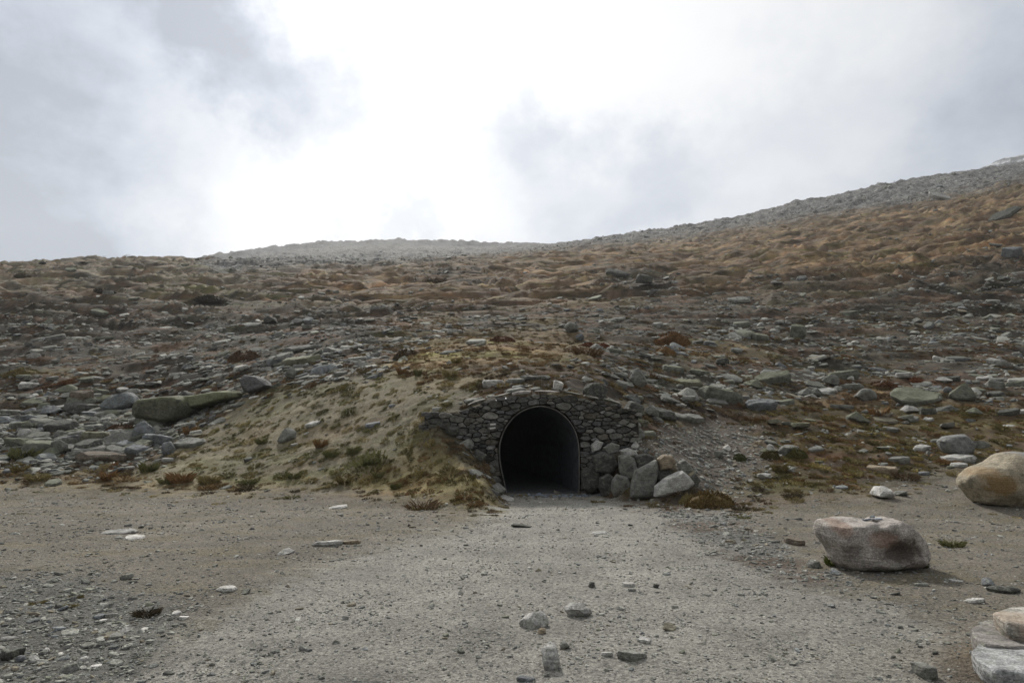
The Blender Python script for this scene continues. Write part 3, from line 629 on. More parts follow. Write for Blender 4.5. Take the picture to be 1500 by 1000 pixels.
def lie(a, b, y):
    """turned by y first, then laid on the slope (tilt a about x, b about y)"""
    ca, sa, cb, sb, cy, sy_ = np.cos(a), np.sin(a), np.cos(b), np.sin(b), np.cos(y), np.sin(y)
    m00 = cb*cy; m10 = ca*sy_+sa*sb*cy; m20 = sa*sy_-ca*sb*cy; m21 = sa*cy+ca*sb*sy_; m22 = ca*cb
    return np.stack([np.arctan2(m21, m22), -np.arcsin(np.clip(m20, -1, 1)), np.arctan2(m10, m00)], 1)
def gn_scatter(name, coll, P, rot, scl, idx, tint, label, cat):
    me = bpy.data.meshes.new(name); n = len(P); me.vertices.add(n); me.vertices.foreach_set('co', np.asarray(P, np.float32).ravel())
    for nm, ty, key, A in (('rot', 'FLOAT_VECTOR', 'vector', rot), ('scl', 'FLOAT_VECTOR', 'vector', scl), ('idx', 'INT', 'value', idx), ('tint', 'FLOAT_COLOR', 'color', tint)):
        a = me.attributes.new(nm, ty, 'POINT'); a.data.foreach_set(key, np.asarray(A, np.int32 if ty == 'INT' else np.float32).ravel())
    ng = bpy.data.node_groups.new(name, 'GeometryNodeTree')
    ng.interface.new_socket('Geometry', in_out='INPUT', socket_type='NodeSocketGeometry'); ng.interface.new_socket('Geometry', in_out='OUTPUT', socket_type='NodeSocketGeometry')
    N = ng.nodes; L = ng.links; gi = N.new('NodeGroupInput'); go = N.new('NodeGroupOutput'); ip = N.new('GeometryNodeInstanceOnPoints')
    ci = N.new('GeometryNodeCollectionInfo'); ci.inputs[0].default_value = coll; ci.inputs['Separate Children'].default_value = True; ci.inputs['Reset Children'].default_value = True
    def na(nm, ty):
        x = N.new('GeometryNodeInputNamedAttribute'); x.data_type = ty; x.inputs[0].default_value = nm; return x.outputs[0]
    L.new(gi.outputs[0], ip.inputs['Points']); L.new(ci.outputs[0], ip.inputs['Instance']); ip.inputs['Pick Instance'].default_value = True
    L.new(na('idx', 'INT'), ip.inputs['Instance Index']); L.new(na('rot', 'FLOAT_VECTOR'), ip.inputs['Rotation']); L.new(na('scl', 'FLOAT_VECTOR'), ip.inputs['Scale'])
    L.new(ip.outputs[0], go.inputs[0])
    o = obj(name, me); md = o.modifiers.new('scatter', 'NODES'); md.node_group = ng
    tag(o, label, cat, kind='stuff'); return o

def sample(n, y0, y1, umax=.86, seed=1):
    rs = np.random.RandomState(seed); Y = np.exp(rs.uniform(math.log(y0), math.log(y1), n)); X = Y*rs.uniform(-umax, umax, n)
    z = base_z(X, Y); zo = zones(X, Y, z); H = z+relief(X, Y, zo)
    px, row = project(X, Y, H)
    e = .3; sy = (base_z(X, Y+e)-base_z(X, Y-e))/(2*e); sx = (base_z(X+e, Y)-base_z(X-e, Y))/(2*e)
    steep = (np.abs(sy) > 1.2) | ((np.abs(X-.78) < 2.6) & (Y > 18.6) & (Y < 19.5))
    return rs, X, Y, H, zo, sx, sy, px, row, ~steep
STONE_T = np.array([(.20,.20,.19), (.155,.165,.175), (.25,.25,.235), (.12,.12,.115), (.165,.17,.14), (.34,.335,.315), (.19,.165,.13), (.105,.11,.115)])
def tints(rs, n, p, jit=.18):
    t = STONE_T[rs.choice(len(STONE_T), n, p=p)]*(1+rs.normal(0, jit, (n, 1))).clip(.5, 1.6); return np.concatenate([t, np.ones((n, 1))], 1)

def scatter_rubble():
    n = 190000
    rs, X, Y, H, zo, sx, sy, px, row, ok = sample(n, 16, 330, .9, 5)
    patch = fbm(X*.28, Y*.42, 4, 201, .6); pat2 = fbm(X*.08, Y*.2, 3, 211)
    dens = (zo['scree']*1.0+zo['scree2']*.85)*(.18+1.35*sstep(-.2, .30, patch+pat2*.5)) + (zo['heath']+zo['moss'])*.5*sstep(0, .5, patch+pat2*.4) \
         + zo['moor']*.30*sstep(.15, .5, patch+pat2) + zo['orange']*.16*sstep(.25, .6, patch+pat2) + zo['yellow']*.05 + zo['pink']*.22 + zo['darkcut']*.5 + zo['top']*.75 + zo['bank']*.07+zo['mossbank']*.01
    dens *= np.interp(Y, [16, 25, 40, 80, 160, 330], [.20, .30, .42, .8, 1, .8])
    dens = dens+zo['scree']*sstep(33, 24, Y)*.45
    k = ok & (rs.rand(n) < dens)
    X, Y, H, sx, sy = (a[k] for a in (X, Y, H, sx, sy)); zo = {a: b[k] for a, b in zo.items()}; m = len(X)
    s = np.exp(rs.normal(math.log(.20), .60, m)).clip(.07, 1.35)*np.interp(Y, [16, 30, 70, 150, 330], [.72, 1.0, 1.2, 1.5, 2.4])
    s *= np.where(zo['pink'] > .5, .45, 1)*np.where(zo['bank']+zo['mossbank'] > .5, .45, 1)*np.where((zo['scree'] > .5) & (Y < 34), 1.15, 1)
    scl = np.stack([s, s*rs.uniform(.6, 1.1, m), s*rs.uniform(.35, 1.0, m)], 1)
    yaw = rs.normal(0, .6, m)+np.where(rs.rand(m) < .5, 0, math.pi)
    rot = lie(np.arctan(sy)*.95+rs.normal(0, .15, m), -np.arctan(sx)+rs.normal(-.04, .16, m), yaw)
    P = np.stack([X, Y, H+s*.03], 1)
    T_ = tints(rs, m, [.24, .15, .15, .15, .13, .10, .03, .05], .28); T_[:, :3] *= 1.04
    lift = 1+.15*zo['top']+.35*(rs.rand(m) < .22)*(Y > 26); T_[:, :3] *= lift[:, None]  # some farther stones paled at random, painting glints of light on rock
    gn_scatter('rubble_stones', PROTO, P, rot, scl, rs.randint(0, 26, m), T_, 'small grey slate rubble strewn between heather over the whole hillside', 'rubble'); return m

def scatter_gravel():
    n = 170000
    rs, X, Y, H, zo, sx, sy, px, row, ok = sample(n, 3.2, 24, .9, 8)
    patch = fbm(X*.9, Y*.9, 4, 221, .6)
    edge = zo['stonyedge']; left = zo['stonyleft']
    dens = zo['path']*(.22+.5*sstep(.1, .5, patch)) + zo['dirt']*(.22+.5*sstep(.0, .5, patch)) + edge*.62 + left*.75 + zo['pink']*.8+zo['bank']*.16*sstep(.1, .5, patch)+zo['moss']*.25+zo['mossbank']*.1
    mouth = np.exp(-(((X-1.1)/1.3)**2+((Y-18.5)/.7)**2)); dens = dens+mouth*2
    k = ok & (rs.rand(n) < dens); X, Y, H, sx, sy, mouth = (a[k] for a in (X, Y, H, sx, sy, mouth)); zo = {a: b[k] for a, b in zo.items()}; m = len(X)
    s = np.exp(rs.normal(math.log(.0115), .6, m))*np.interp(Y, [3, 8, 16, 24], [.9, 1.35, 2.3, 3.0])
    s *= 1+.7*zo['stonyedge']+1.2*zo['stonyleft']*(rs.rand(m) < .35)+1.3*zo['pink']+1.2*mouth
    s = s.clip(.006, .16)
    scl = np.stack([s, s*rs.uniform(.6, 1, m), s*rs.uniform(.5, 1.0, m)], 1)
    rot = lie(rs.normal(0, .2, m)+np.arctan(sy), rs.normal(0, .2, m)-np.arctan(sx), rs.uniform(0, 6.28, m))
    T_ = tints(rs, m, [.24, .12, .22, .12, .04, .14, .09, .03]); T_[:, :3] *= 1.25
    T_[:, :3] = np.where(mouth[:, None] > .3, np.array((.17, .20, .25))*rs.uniform(.35, 1.9, (m, 1)), T_[:, :3])
    gn_scatter('gravel', PROTO, np.stack([X, Y, H+s*.08], 1), rot, scl, rs.randint(0, 26, m), T_, 'fine loose gravel and chips of slate lying on the trodden ground', 'gravel'); return m

def scatter_grass():
    n = 200000
    rs, X, Y, H, zo, sx, sy, px, row, ok = sample(n, 13, 260, .9, 13)
    patch = fbm(X*.35, Y*.5, 4, 231, .6); fine = fbm(X*1.6, Y*2.0, 3, 241)
    dens = zo['orange']*.9*(.35+sstep(-.3, .4, patch)) + zo['moor']*.75*(.3+sstep(-.3, .4, patch)) + zo['heath']*.6*(.3+sstep(-.2, .4, patch)) + (zo['scree']*.5+zo['scree2']*.75)*sstep(-.15, .35, -patch) \
        + zo['moss']*.6*(.3+sstep(-.2, .4, fine)) + zo['bank']*(.30+.9*sstep(-.2, .4, fine)) + zo['mossbank']*1.2*(.3+sstep(-.3, .3, fine)) + zo['yellow']*.4 + zo['darkcut']*.5 + zo['pink']*.02 + zo['dirt']*.012*sstep(.2, .6, patch)
    dens *= np.interp(Y, [13, 18, 25, 40, 80, 260], [.5, .55, .6, .75, .75, .5])
    k = ok & (rs.rand(n) < dens); X, Y, H, sx, sy, fine, patch = (a[k] for a in (X, Y, H, sx, sy, fine, patch)); zo = {a: b[k] for a, b in zo.items()}; m = len(X)
    s = np.exp(rs.normal(math.log(.30), .4, m))*np.interp(Y, [13, 20, 40, 90, 260], [.55, .62, .75, .75, 1.2])
    low = zo['bank']+zo['mossbank']+zo['dirt']+zo['pink']; s *= np.where(low > .5, .62*np.exp(rs.normal(0, .35, m)), 1)
    far_ = sstep(35, 80, Y); hz = np.interp(Y, [13, 40, 80, 260], [.9, .6, .4, .3])*rs.uniform(.5, 1.1, m)*np.where(low > .5, .9, 1)
    scl = np.stack([s*(1.15+1.0*far_), s*(1-.15*far_), s*hz], 1); rot = lie(np.arctan(sy), -np.arctan(sx), rs.uniform(0, 6.28, m)*(1-far_)+rs.normal(0, .4, m)*far_)
    bright = 1.3-.42*far_[:, None]
    C = {'orange': [(.180,.125,.066), (.220,.165,.092), (.120,.082,.047)], 'moor': [(.185,.155,.105), (.150,.122,.085), (.215,.185,.13)], 'heath': [(.115,.082,.050), (.078,.064,.042), (.14,.115,.06)],
         'rust': [(.150,.092,.052), (.12,.095,.060), (.165,.130,.062)], 'moss': [(.19,.155,.065), (.10,.088,.038), (.155,.10,.05)], 'bank': [(.175,.155,.072), (.105,.104,.045), (.235,.195,.10)]}
    key = np.full(m, 'heath', dtype=object)
    for a, b in (('orange', 'orange'), ('moor', 'moor'), ('scree', 'rust'), ('scree2', 'rust'), ('moss', 'moss'), ('mossbank', 'moss'), ('bank', 'bank'), ('yellow', 'orange'), ('dirt', 'bank')): key[zo[a] > .5] = b
    T_ = np.ones((m, 4)); c = rs.randint(0, 3, m)
    for a in C:
        for q in range(3): T_[(key == a) & (c == q), :3] = C[a][q]
    T_[:, :3] *= (1+rs.normal(0, .15, (m, 1))+1.2*np.clip(fbm(X*.12, Y*.5, 4, 251, .6), -.45, .5)[:, None]*far_[:, None]).clip(.45, 1.7)*bright
    idx = np.where(rs.rand(m) < np.where(low > .5, .35, .5), rs.randint(0, 5, m), rs.randint(5, 9, m))
    gn_scatter('moorland_grass', TUFTS, np.stack([X, Y, H-.01], 1), rot, scl, idx, T_, 'short dry grass, moss and heather covering the slope in brown, rust and olive patches', 'grass'); return m
print('scatter', scatter_rubble(), scatter_gravel(), scatter_grass())

# ============================================================ culvert and its dry-stone headwall
YW = 19.0
def wpt(px, row, Y=YW):
    v = (500-row)/F; u = (px-750)/F; fy = CP-v*SP; return (u*Y/fy, CAM_H+Y*(SP+v*CP)/fy)
ARCH_PX = [(742,722),(739,705),(735,690),(732,672),(731,655),(735,638),(743,622),(755,608),(770,599),(790,594),(810,598),(826,608),(838,622),(845,638),(848,656),(848,680),(848,705),(848,722)]
ARCH = np.array([wpt(*p, YW-.06) for p in ARCH_PX])
def resample(P, n):
    d = np.r_[0, np.cumsum(np.linalg.norm(np.diff(P, axis=0), axis=1))]; t = np.linspace(0, d[-1], n); return np.stack([np.interp(t, d, P[:, i]) for i in range(2)], 1)
AR = resample(ARCH, 60)
for _ in range(3): AR[1:-1] = (AR[:-2]+2*AR[1:-1]+AR[2:])/4
ACX, ACZ = AR[:, 0].mean(), 1.2
def tube_from(prof, ys, name, mat, parent, yaw=0.0, scales=None):
    n = len(prof); V = []
    for i, y in enumerate(ys):
        s = 1 if scales is None else scales[i]
        V += [((p[0]-ACX)*s+ACX+yaw*(y-YW), y, (p[1]-ACZ)*s+ACZ) for p in prof]
    Fc = [(i*n+j, i*n+j+1, (i+1)*n+j+1, (i+1)*n+j) for i in range(len(ys)-1) for j in range(n-1)]
    return obj(name, mesh_np(name, V, np.array(Fc), mat), parent)
def simple_mat(name, c, rough=.8, metal=0, nsc=8, amp=(.6, 1.4), bump=.01):
    m, nt, N, L, P = new_mat(name); geo = N.new('ShaderNodeNewGeometry'); n1 = noise(N, L, geo.outputs['Position'], nsc, 6, .65)
    L.new(mix_rgb(N, L, 1, c, ramp(N, L, n1, [(.3, amp[0]), (.7, amp[1])]), 'MULTIPLY'), P.inputs['Base Color'])
    P.inputs['Roughness'].default_value = rough; P.inputs['Metallic'].default_value = metal
    b = N.new('ShaderNodeBump'); b.inputs['Strength'].default_value = .6; b.inputs['Distance'].default_value = bump; L.new(n1, b.inputs['Height']); L.new(b.outputs[0], P.inputs['Normal']); return m
M_PIPE = simple_mat('weathered_galvanised_steel', (.075, .082, .095), .62, .25, 5, (.45, 1.5)); M_RIM = simple_mat('pale_steel_edge', (.20, .185, .16), .7, .2, 7, (.3, 1.6))
M_BACK = simple_mat('earth_packing_and_dark_cap', (.026, .023, .018), .95, 0, 12, (.5, 1.5), .03); M_FLOOR = simple_mat('tunnel_gravel', (.055, .058, .062), .9, 0, 22, (.4, 1.7), .03)
culv = bpy.data.objects.new('culvert', None); COL.objects.link(culv); culv.location = (ACX, YW, 0)
tag(culv, 'dark arched corrugated steel culvert running into the hill through the stone wall', 'culvert')
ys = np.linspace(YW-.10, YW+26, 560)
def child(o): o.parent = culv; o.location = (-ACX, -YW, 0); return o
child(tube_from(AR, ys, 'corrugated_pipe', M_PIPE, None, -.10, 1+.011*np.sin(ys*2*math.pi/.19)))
def rim_mesh():
    V = []; n = len(AR)
    for y in (YW-.125, YW-.05):
        for s in (.996, 1.013): V += [((p[0]-ACX)*s+ACX, y, (p[1]-ACZ)*s+ACZ) for p in AR]
    Fc = []
    for a, b in ((0, 1), (1, 3), (3, 2), (2, 0)): Fc += [(a*n+j, a*n+j+1, b*n+j+1, b*n+j) for j in range(n-1)]
    return mesh_np('pipe_rim', V, np.array(Fc), M_RIM, False)
child(obj('pipe_rim', rim_mesh()))
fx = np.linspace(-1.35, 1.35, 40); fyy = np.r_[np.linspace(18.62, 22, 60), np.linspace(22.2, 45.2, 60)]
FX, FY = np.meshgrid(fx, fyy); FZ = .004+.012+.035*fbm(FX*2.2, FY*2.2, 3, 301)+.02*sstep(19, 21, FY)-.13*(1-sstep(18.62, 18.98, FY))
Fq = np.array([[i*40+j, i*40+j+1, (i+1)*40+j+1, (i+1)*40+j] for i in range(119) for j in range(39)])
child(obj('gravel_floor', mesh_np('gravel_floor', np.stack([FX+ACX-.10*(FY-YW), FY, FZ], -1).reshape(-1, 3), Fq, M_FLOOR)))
endv = [(p[0]-.10*26, YW+26.02, p[1]) for p in AR]; child(obj('dark_end_cap', mesh_np('dark_end_cap', endv, [list(range(len(endv)))], M_BACK, False)))  # unseen dark sheet added to shut out light at the far end

# ---- wall outline: top edge and foot in wall coordinates
TOP_PX = [(622,600),(640,600),(665,602),(685,598),(700,590),(725,583),(755,578),(790,575),(830,577),(860,583),(885,588),(915,594),(935,600)]
TOPL = np.array([wpt(*p) for p in TOP_PX])
XL, XR = TOPL[0, 0], TOPL[-1, 0]
topz = lambda x: np.interp(x, TOPL[:, 0], TOPL[:, 1])
wall = bpy.data.objects.new('stone_headwall', None); COL.objects.link(wall); wall.location = (ACX, YW, 0)
tag(wall, 'rough dry-stone wall of dark slate stones built round the culvert mouth', 'stone wall')
def wchild(o): o.parent = wall; o.location = (-ACX, -YW, 0); return o
def backing():
    # solid core with the arch left open
    n = 90; A2 = np.array([((p[0]-ACX)*1.02+ACX, (p[1]-ACZ)*1.02+ACZ) for p in resample(AR, n)])
    out = []
    for k in range(n):
        t = k/(n-1)
        if t < .30: q = (XL, -.2+(topz(XL)-.05+.2)*t/.30)
        elif t > .70: q = (XR, -.2+(topz(XR)-.05+.2)*(1-t)/.30)
        else: x = XL+(XR-XL)*(t-.30)/.40; q = (x, topz(x)-.07)
        out.append(q)
    V = []; 
    for y in (YW+.03, YW+.42):
        V += [(a[0], y, a[1]) for a in A2]; V += [(a[0], y, a[1]) for a in out]
    Fc = [(j, j+1, n+j+1, n+j) for j in range(n-1)]+[(2*n+j, 3*n+j, 3*n+j+1, 2*n+j+1) for j in range(n-1)]
    Fc += [(n+j, n+j+1, 3*n+j+1, 3*n+j) for j in range(n-1)]+[(j, 2*n+j, 2*n+j+1, j+1) for j in range(n-1)]
    return mesh_np('wall_core', V, np.array(Fc), M_BACK, False)
wchild(obj('wall_core', backing()))
def clip(poly, p, n):
    out = []
    for i in range(len(poly)):
        a, b = poly[i], poly[(i+1) % len(poly)]; da = np.dot(a-p, n); db = np.dot(b-p, n)
        if da <= 0: out.append(a)
        if da*db < 0: out.append(a+(b-a)*da/(da-db))
    return out
def stone_cell(poly, depth, seed, gap=.014, mapf=None, tone=None, mat=M_WALL):
    rs = random.Random(seed); P = np.array(poly); c = P.mean(0)
    d = np.diff(np.vstack([P, P[:1]]), axis=0); 
    # shrink, subdivide, round the corners
    Q = []
    for i in range(len(P)):
        a, b = P[i], P[(i+1) % len(P)]; nn = max(1, int(np.linalg.norm(b-a)/.07))
        for k in range(nn): Q.append(a+(b-a)*k/nn)
    Q = np.array(Q); r = np.linalg.norm(Q-c, axis=1); Q = c+(Q-c)*((r-gap)/np.maximum(r, .02))[:, None]
    Q += np.array([[rs.uniform(-.008, .008), rs.uniform(-.008, .008)] for _ in Q])
    n = len(Q); V = []; tx, tz = rs.uniform(-.4, .4), rs.uniform(-.3, .45)
    for (s, dep) in ((.98, -.06), (1.0, depth*.80), (.91, depth*1.0), (.5, depth*1.02)):
        for q in Q:
            w = c+(q-c)*s; e = dep+(rs.uniform(-.010, .012)+(w-c)[0]*tx+(w-c)[1]*tz if dep > 0 else 0); V.append(mapf(w[0], w[1], e))
    V.append(mapf(c[0], c[1], depth*1.0)); Fc = []
    for k in range(3): Fc += [(k*n+j, k*n+(j+1) % n, (k+1)*n+(j+1) % n, (k+1)*n+j) for j in range(n)]
    Fc += [(3*n+j, 3*n+(j+1) % n, 4*n) for j in range(n)]
    me = mesh_np('stone', V, Fc, mat); sharpen(me, 26)
    o = wchild(obj('stone', me)); t = TONES[tone] if tone else random.Random(seed+5).choice([(.13,.13,.122), (.17,.167,.152), (.11,.113,.115), (.24,.235,.215), (.08,.078,.072), (.145,.13,.108), (.19,.19,.185)])
    j = rs.uniform(.8, 1.2); o.color = (t[0]*j, t[1]*j, t[2]*j, 1); return o
mapmain = lambda x, z, e: (x, YW-e, z)
def lay_wall():
    rs = random.Random(4); seeds = []; rad = []; AN = 2.0
    for r0, tries in ((.20, 60), (.150, 500), (.105, 3000), (.075, 5000), (.055, 6000)):     # big stones first, small ones in the gaps
        for _ in range(tries):
            q = (rs.uniform(XL-.5, XR+.5), rs.uniform(-.2, 3.3)); rr = r0*rs.uniform(.9, 1.15)
            if all((q[0]-o[0])**2+((q[1]-o[1])*AN)**2 > ((rr+ro)*.98)**2 for o, ro in zip(seeds, rad)): seeds.append(q); rad.append(rr)
    RAD = np.array(rad)
    S = np.array(seeds); cnt = 0
    for i, s in enumerate(S):
        if s[1] > topz(s[0])-.02 or s[0] < XL-.02 or s[0] > XR: continue
        da = np.linalg.norm(AR-s, axis=1); k = int(da.argmin())
        inside = (abs(s[0]-ACX) < 1.3) and ((s[0] > AR[:, 0].min()) & (s[0] < AR[:, 0].max())) and s[1] < np.interp(s[0], AR[10:50, 0], AR[10:50, 1])
        if inside: continue
        # the low ends of the wall stand behind the banks
        poly = [s+np.array(o) for o in ((-.6, -.4), (.6, -.4), (.6, .4), (-.6, .4))]
        D = (S-s)*np.array([1, AN]); near = np.argsort((D**2).sum(1))[1:16]
        for jn in near:
            nrm = (S[jn]-s)*np.array([1, AN**2]); fr = .5+.5*(RAD[i]**2-RAD[jn]**2)/max((D[jn]**2).sum(), 1e-4); poly = clip(poly, s+(S[jn]-s)*min(max(fr, .2), .8), nrm/np.linalg.norm(nrm))
            if len(poly) < 3: break
        if len(poly) < 3: continue
        k = min(max(k, 1), len(AR)-2); tn = AR[k+1]-AR[k-1]; nr = np.array([-tn[1], tn[0]]); nr /= np.linalg.norm(nr)
        if np.dot(nr, np.array([ACX, ACZ])-AR[k]) < 0: nr = -nr
        if da[k] < .6: poly = clip(poly, AR[k]-nr*.045, nr)
        x0 = s[0]; sl = (topz(x0+.1)-topz(x0-.1))/.2; nt2 = np.array([-sl, 1])/math.hypot(sl, 1); poly = clip(poly, np.array([x0, topz(x0)+random.uniform(-.03, .03)]), nt2) if len(poly) > 2 else []
        if len(poly) > 2: poly = clip(poly, np.array([x0, -.08]), np.array([0, -1.]))
        if len(poly) < 3: continue
        P = np.array(poly); area = .5*abs(np.dot(P[:, 0], np.roll(P[:, 1], 1))-np.dot(P[:, 1], np.roll(P[:, 0], 1)))
        if area < .008: continue
        gz = float(base_z(np.array([s[0]]), np.array([YW-.15]))[0])
        if P[:, 1].max() < gz-.1: continue
        stone_cell(poly, rs.uniform(.06, .22), i*3+1, mapf=mapmain); cnt += 1
    print('wall stones', cnt)
lay_wall()
# long thin coping slates following the crest above the arch
for k, (a, b) in enumerate(((684, 712), (714, 748), (750, 781), (783, 822), (824, 852), (854, 880), (883, 912))):
    xa, xb = wpt(a, 580)[0], wpt(b, 580)[0]; xm = (xa+xb)/2; V, Fc = rock_verts(880+k, (xb-xa, .34, random.Random(k).uniform(.06, .10)), 3, 10, 24, .05, 2, .02)
    o = wchild(obj('coping_slab', mesh_np('coping_slab', V, Fc, M_WALL))); sharpen(o.data)
    o.location = (xm-ACX, -.06, topz(xm)+.045); o.rotation_euler = (.1, -math.atan((topz(xb)-topz(xa))/(xb-xa)), 0); t = random.Random(k+3).choice([(.20,.19,.165), (.155,.155,.125), (.24,.22,.20)]); o.color = (*t, 1)
# painted two-bar trail mark on a stone left of the arch
V, Fc = rock_verts(4242, (.30, .16, .26), 3, 6, 26, .02); st = wchild(obj('stone', mesh_np('stone', V, Fc, M_WALL))); sharpen(st.data)
mx, mz = wpt(722.5, 624.5); st.location = (mx-ACX, -.16, mz); st.color = (.12, .118, .11, 1)
M_PAINT = simple_mat('chalky_white_paint', (.62, .61, .58), .8, 0, 60, (.6, 1.15), .002)
import bmesh
for (px, row, w, rot) in ((722.5, 621.5, .15, -.10), (722.0, 627.0, .16, -.14)):
    x, z = wpt(px, row); bm = bmesh.new(); bmesh.ops.create_cube(bm, size=1); bmesh.ops.scale(bm, vec=(w, .012, .042), verts=bm.verts); bmesh.ops.bevel(bm, geom=bm.edges[:], offset=.004, segments=1, affect='EDGES')
    me = bpy.data.meshes.new('painted_bar'); bm.to_mesh(me); bm.free(); me.materials.append(M_PAINT); o = wchild(obj('painted_bar', me)); o.location = (x-ACX, -.245, z); o.rotation_euler = (0, rot, 0)
    o['label'] = 'short white painted bar'

# ---- right-hand wing of big boulders (outlines traced, real depth), parts of the same wall
def wing_stone(pts, Y, depth, tone, rough=.025, moss=False, hollow=None, row_foot=None, lift=0):
    pts = np.array(pts, float); w = (pts[:, 0].max()-pts[:, 0].min()); s = Y/F*1.005
    me = outline_hull('stone', int(pts[0, 0]), pts, w*s, depth, M_MOSSROCK if moss else M_ROCK, 0)
    cxp = (pts[:, 0].max()+pts[:, 0].min())/2; cr = (pts[:, 1].max()+pts[:, 1].min())/2; x, z = wpt(cxp, cr, Y)
    o = wchild(obj('stone', me)); o.location = (x-ACX, Y-YW+depth*.25, z+lift); t = TONES[tone]; o.color = (*t, 1); return o
wing_stone([(898,704),(905,695),(920,699),(925,712),(923,728),(900,729),(897,718)], 17.4, .5, 'grey')
wing_stone([(907,668),(918,665),(930,672),(934,688),(930,702),(920,704),(909,692)], 17.5, .5, 'grey')
wing_stone([(926,708),(932,690),(948,680),(962,674),(964,690),(958,710),(956,728),(935,730),(924,727)], 17.0, .6, 'grey')
wing_stone([(960,727),(962,713),(975,702),(1000,690),(1010,698),(1017,708),(1008,718),(985,723),(968,728)], 16.5, .7, 'pale')
wing_stone([(964,672),(972,666),(985,667),(990,676),(985,686),(968,688)], 17.0, .4, 'tan')
wing_stone([(994,678),(1003,673),(1012,680),(1013,690),(1002,696),(995,690)], 16.9, .4, 'grey')
wing_stone([(930,668),(945,664),(958,668),(962,676),(948,682),(934,686)], 17.5, .5, 'dark')
wing_stone([(960,690),(970,686),(985,690),(980,702),(965,708)], 17.1, .45, 'dark')
wing_stone([(880,700),(892,694),(900,700),(898,726),(884,728),(878,715)], 17.9, .5, 'dark')
wing_stone([(852,690),(866,684),(880,692),(880,714),(866,722),(853,716)], 18.5, .5, 'dark')
wing_stone([(868,668),(884,662),(900,668),(906,682),(894,694),(874,690)], 18.1, .5, 'dark')
wing_stone([(866,652),(874,645),(884,648),(880,658),(868,662)], 18.4, .3, 'pale')
wing_stone([(884,656),(896,648),(908,652),(906,662),(890,666)], 18.2, .35, 'grey')
wing_stone([(908,660),(920,656),(932,660),(934,667),(915,669)], 17.7, .4, 'pale')
wing_stone([(1010,700),(1020,694),(1026,704),(1018,714),(1010,710)], 16.6, .3, 'dark')

# ============================================================ big traced boulders
def big_rock(name, pts, depth, tone, label, foot=None, mat=None, rough=.03, p=2.8, hollow=None, sub=5, seed=3, stain=None, cat='boulder', wide=1, yaw=0, lift=0, lichen=.35, moss=0, sharp=60):
    A = np.array(pts, float); r1 = A[:, 1].max(); cx = (A[:, 0].max()+A[:, 0].min())/2; foot = foot or r1
    x, y, z = at(cx, foot); yc = y+depth*.32; s = yc/F*(CP+.0); w = (A[:, 0].max()-A[:, 0].min())*s*wide
    the_mat = mat or rock_material('stained_'+name, 'OBJECT', lichen, moss, 1.0, [(a*w, b*w, c*w, d*w, e*w, f*w, g, h) for a, b, c, d, e, f, g, h in stain] if stain else None)
    V, Fc = outline_rock(seed, A, w, depth, sub, rough, p, cuts=(6 if seed == 21 else 3), hollow=[(a*w, b*w, c*w, d*w, e*w) for a, b, c, d, e in hollow] if hollow else None)
    me = mesh_np(name, V, Fc, the_mat) if sub == 5 else outline_hull(name, seed, A, w, depth, the_mat, 0, .03)
    if sub != 5: sharp = None
    if sharp: sharpen(me, sharp)
    o = obj(name, me); cr = (A[:, 1].max()+A[:, 1].min())/2
    v = (500-cr)/F; zz = CAM_H+yc*(SP+v*CP)/(CP-v*SP); u = (cx-750)/F
    o.location = (u*yc/(CP-v*SP), yc, zz+lift); o.rotation_euler = (0, 0, yaw); t = TONES[tone] if isinstance(tone, str) else tone; o.color = (*t, 1)
    tag(o, label, cat); return o
def crop3(P): return [(1080+a/2.5, 600+b/2.5) for a, b in P]
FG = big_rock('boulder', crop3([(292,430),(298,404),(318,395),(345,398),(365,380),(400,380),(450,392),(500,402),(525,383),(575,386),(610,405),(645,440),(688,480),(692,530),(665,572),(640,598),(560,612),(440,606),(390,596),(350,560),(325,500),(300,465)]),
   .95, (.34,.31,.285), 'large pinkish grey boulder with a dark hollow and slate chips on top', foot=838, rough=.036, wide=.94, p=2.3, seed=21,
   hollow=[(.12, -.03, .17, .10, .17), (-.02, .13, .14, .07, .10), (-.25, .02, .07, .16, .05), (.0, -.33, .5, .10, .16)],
   stain=[(.13, -.4, -.02, .26, .6, .13, (.07,.055,.045), .88), (-.04, -.4, .09, .16, .6, .09, (.16,.095,.065), .7), (-.36, -.2, .2, .10, .5, .09, (.25,.16,.11), .55), (0, -.25, -.30, .5, .5, .13, (.07,.078,.032), .95)])  # lowest stain is moss, painted dark also for the undercut's shade
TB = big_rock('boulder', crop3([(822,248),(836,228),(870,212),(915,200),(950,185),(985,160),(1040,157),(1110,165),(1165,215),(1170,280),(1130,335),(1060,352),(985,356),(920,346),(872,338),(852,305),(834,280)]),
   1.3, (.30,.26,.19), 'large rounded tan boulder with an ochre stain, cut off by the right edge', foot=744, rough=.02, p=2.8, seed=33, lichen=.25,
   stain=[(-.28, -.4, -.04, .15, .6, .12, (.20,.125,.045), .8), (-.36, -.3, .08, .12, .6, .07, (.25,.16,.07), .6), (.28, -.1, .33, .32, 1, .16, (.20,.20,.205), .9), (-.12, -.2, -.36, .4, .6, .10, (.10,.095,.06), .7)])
big_rock('boulder', [(1378,645),(1385,639),(1408,636),(1415,641),(1421,652),(1418,663),(1396,668),(1386,663),(1381,655)], .75, (.20,.205,.20), 'square-cut grey block with a flat pale top on the moss above the tan boulder', rough=.012, p=4.5, seed=41, sub=4, sharp=30, cat='rock')
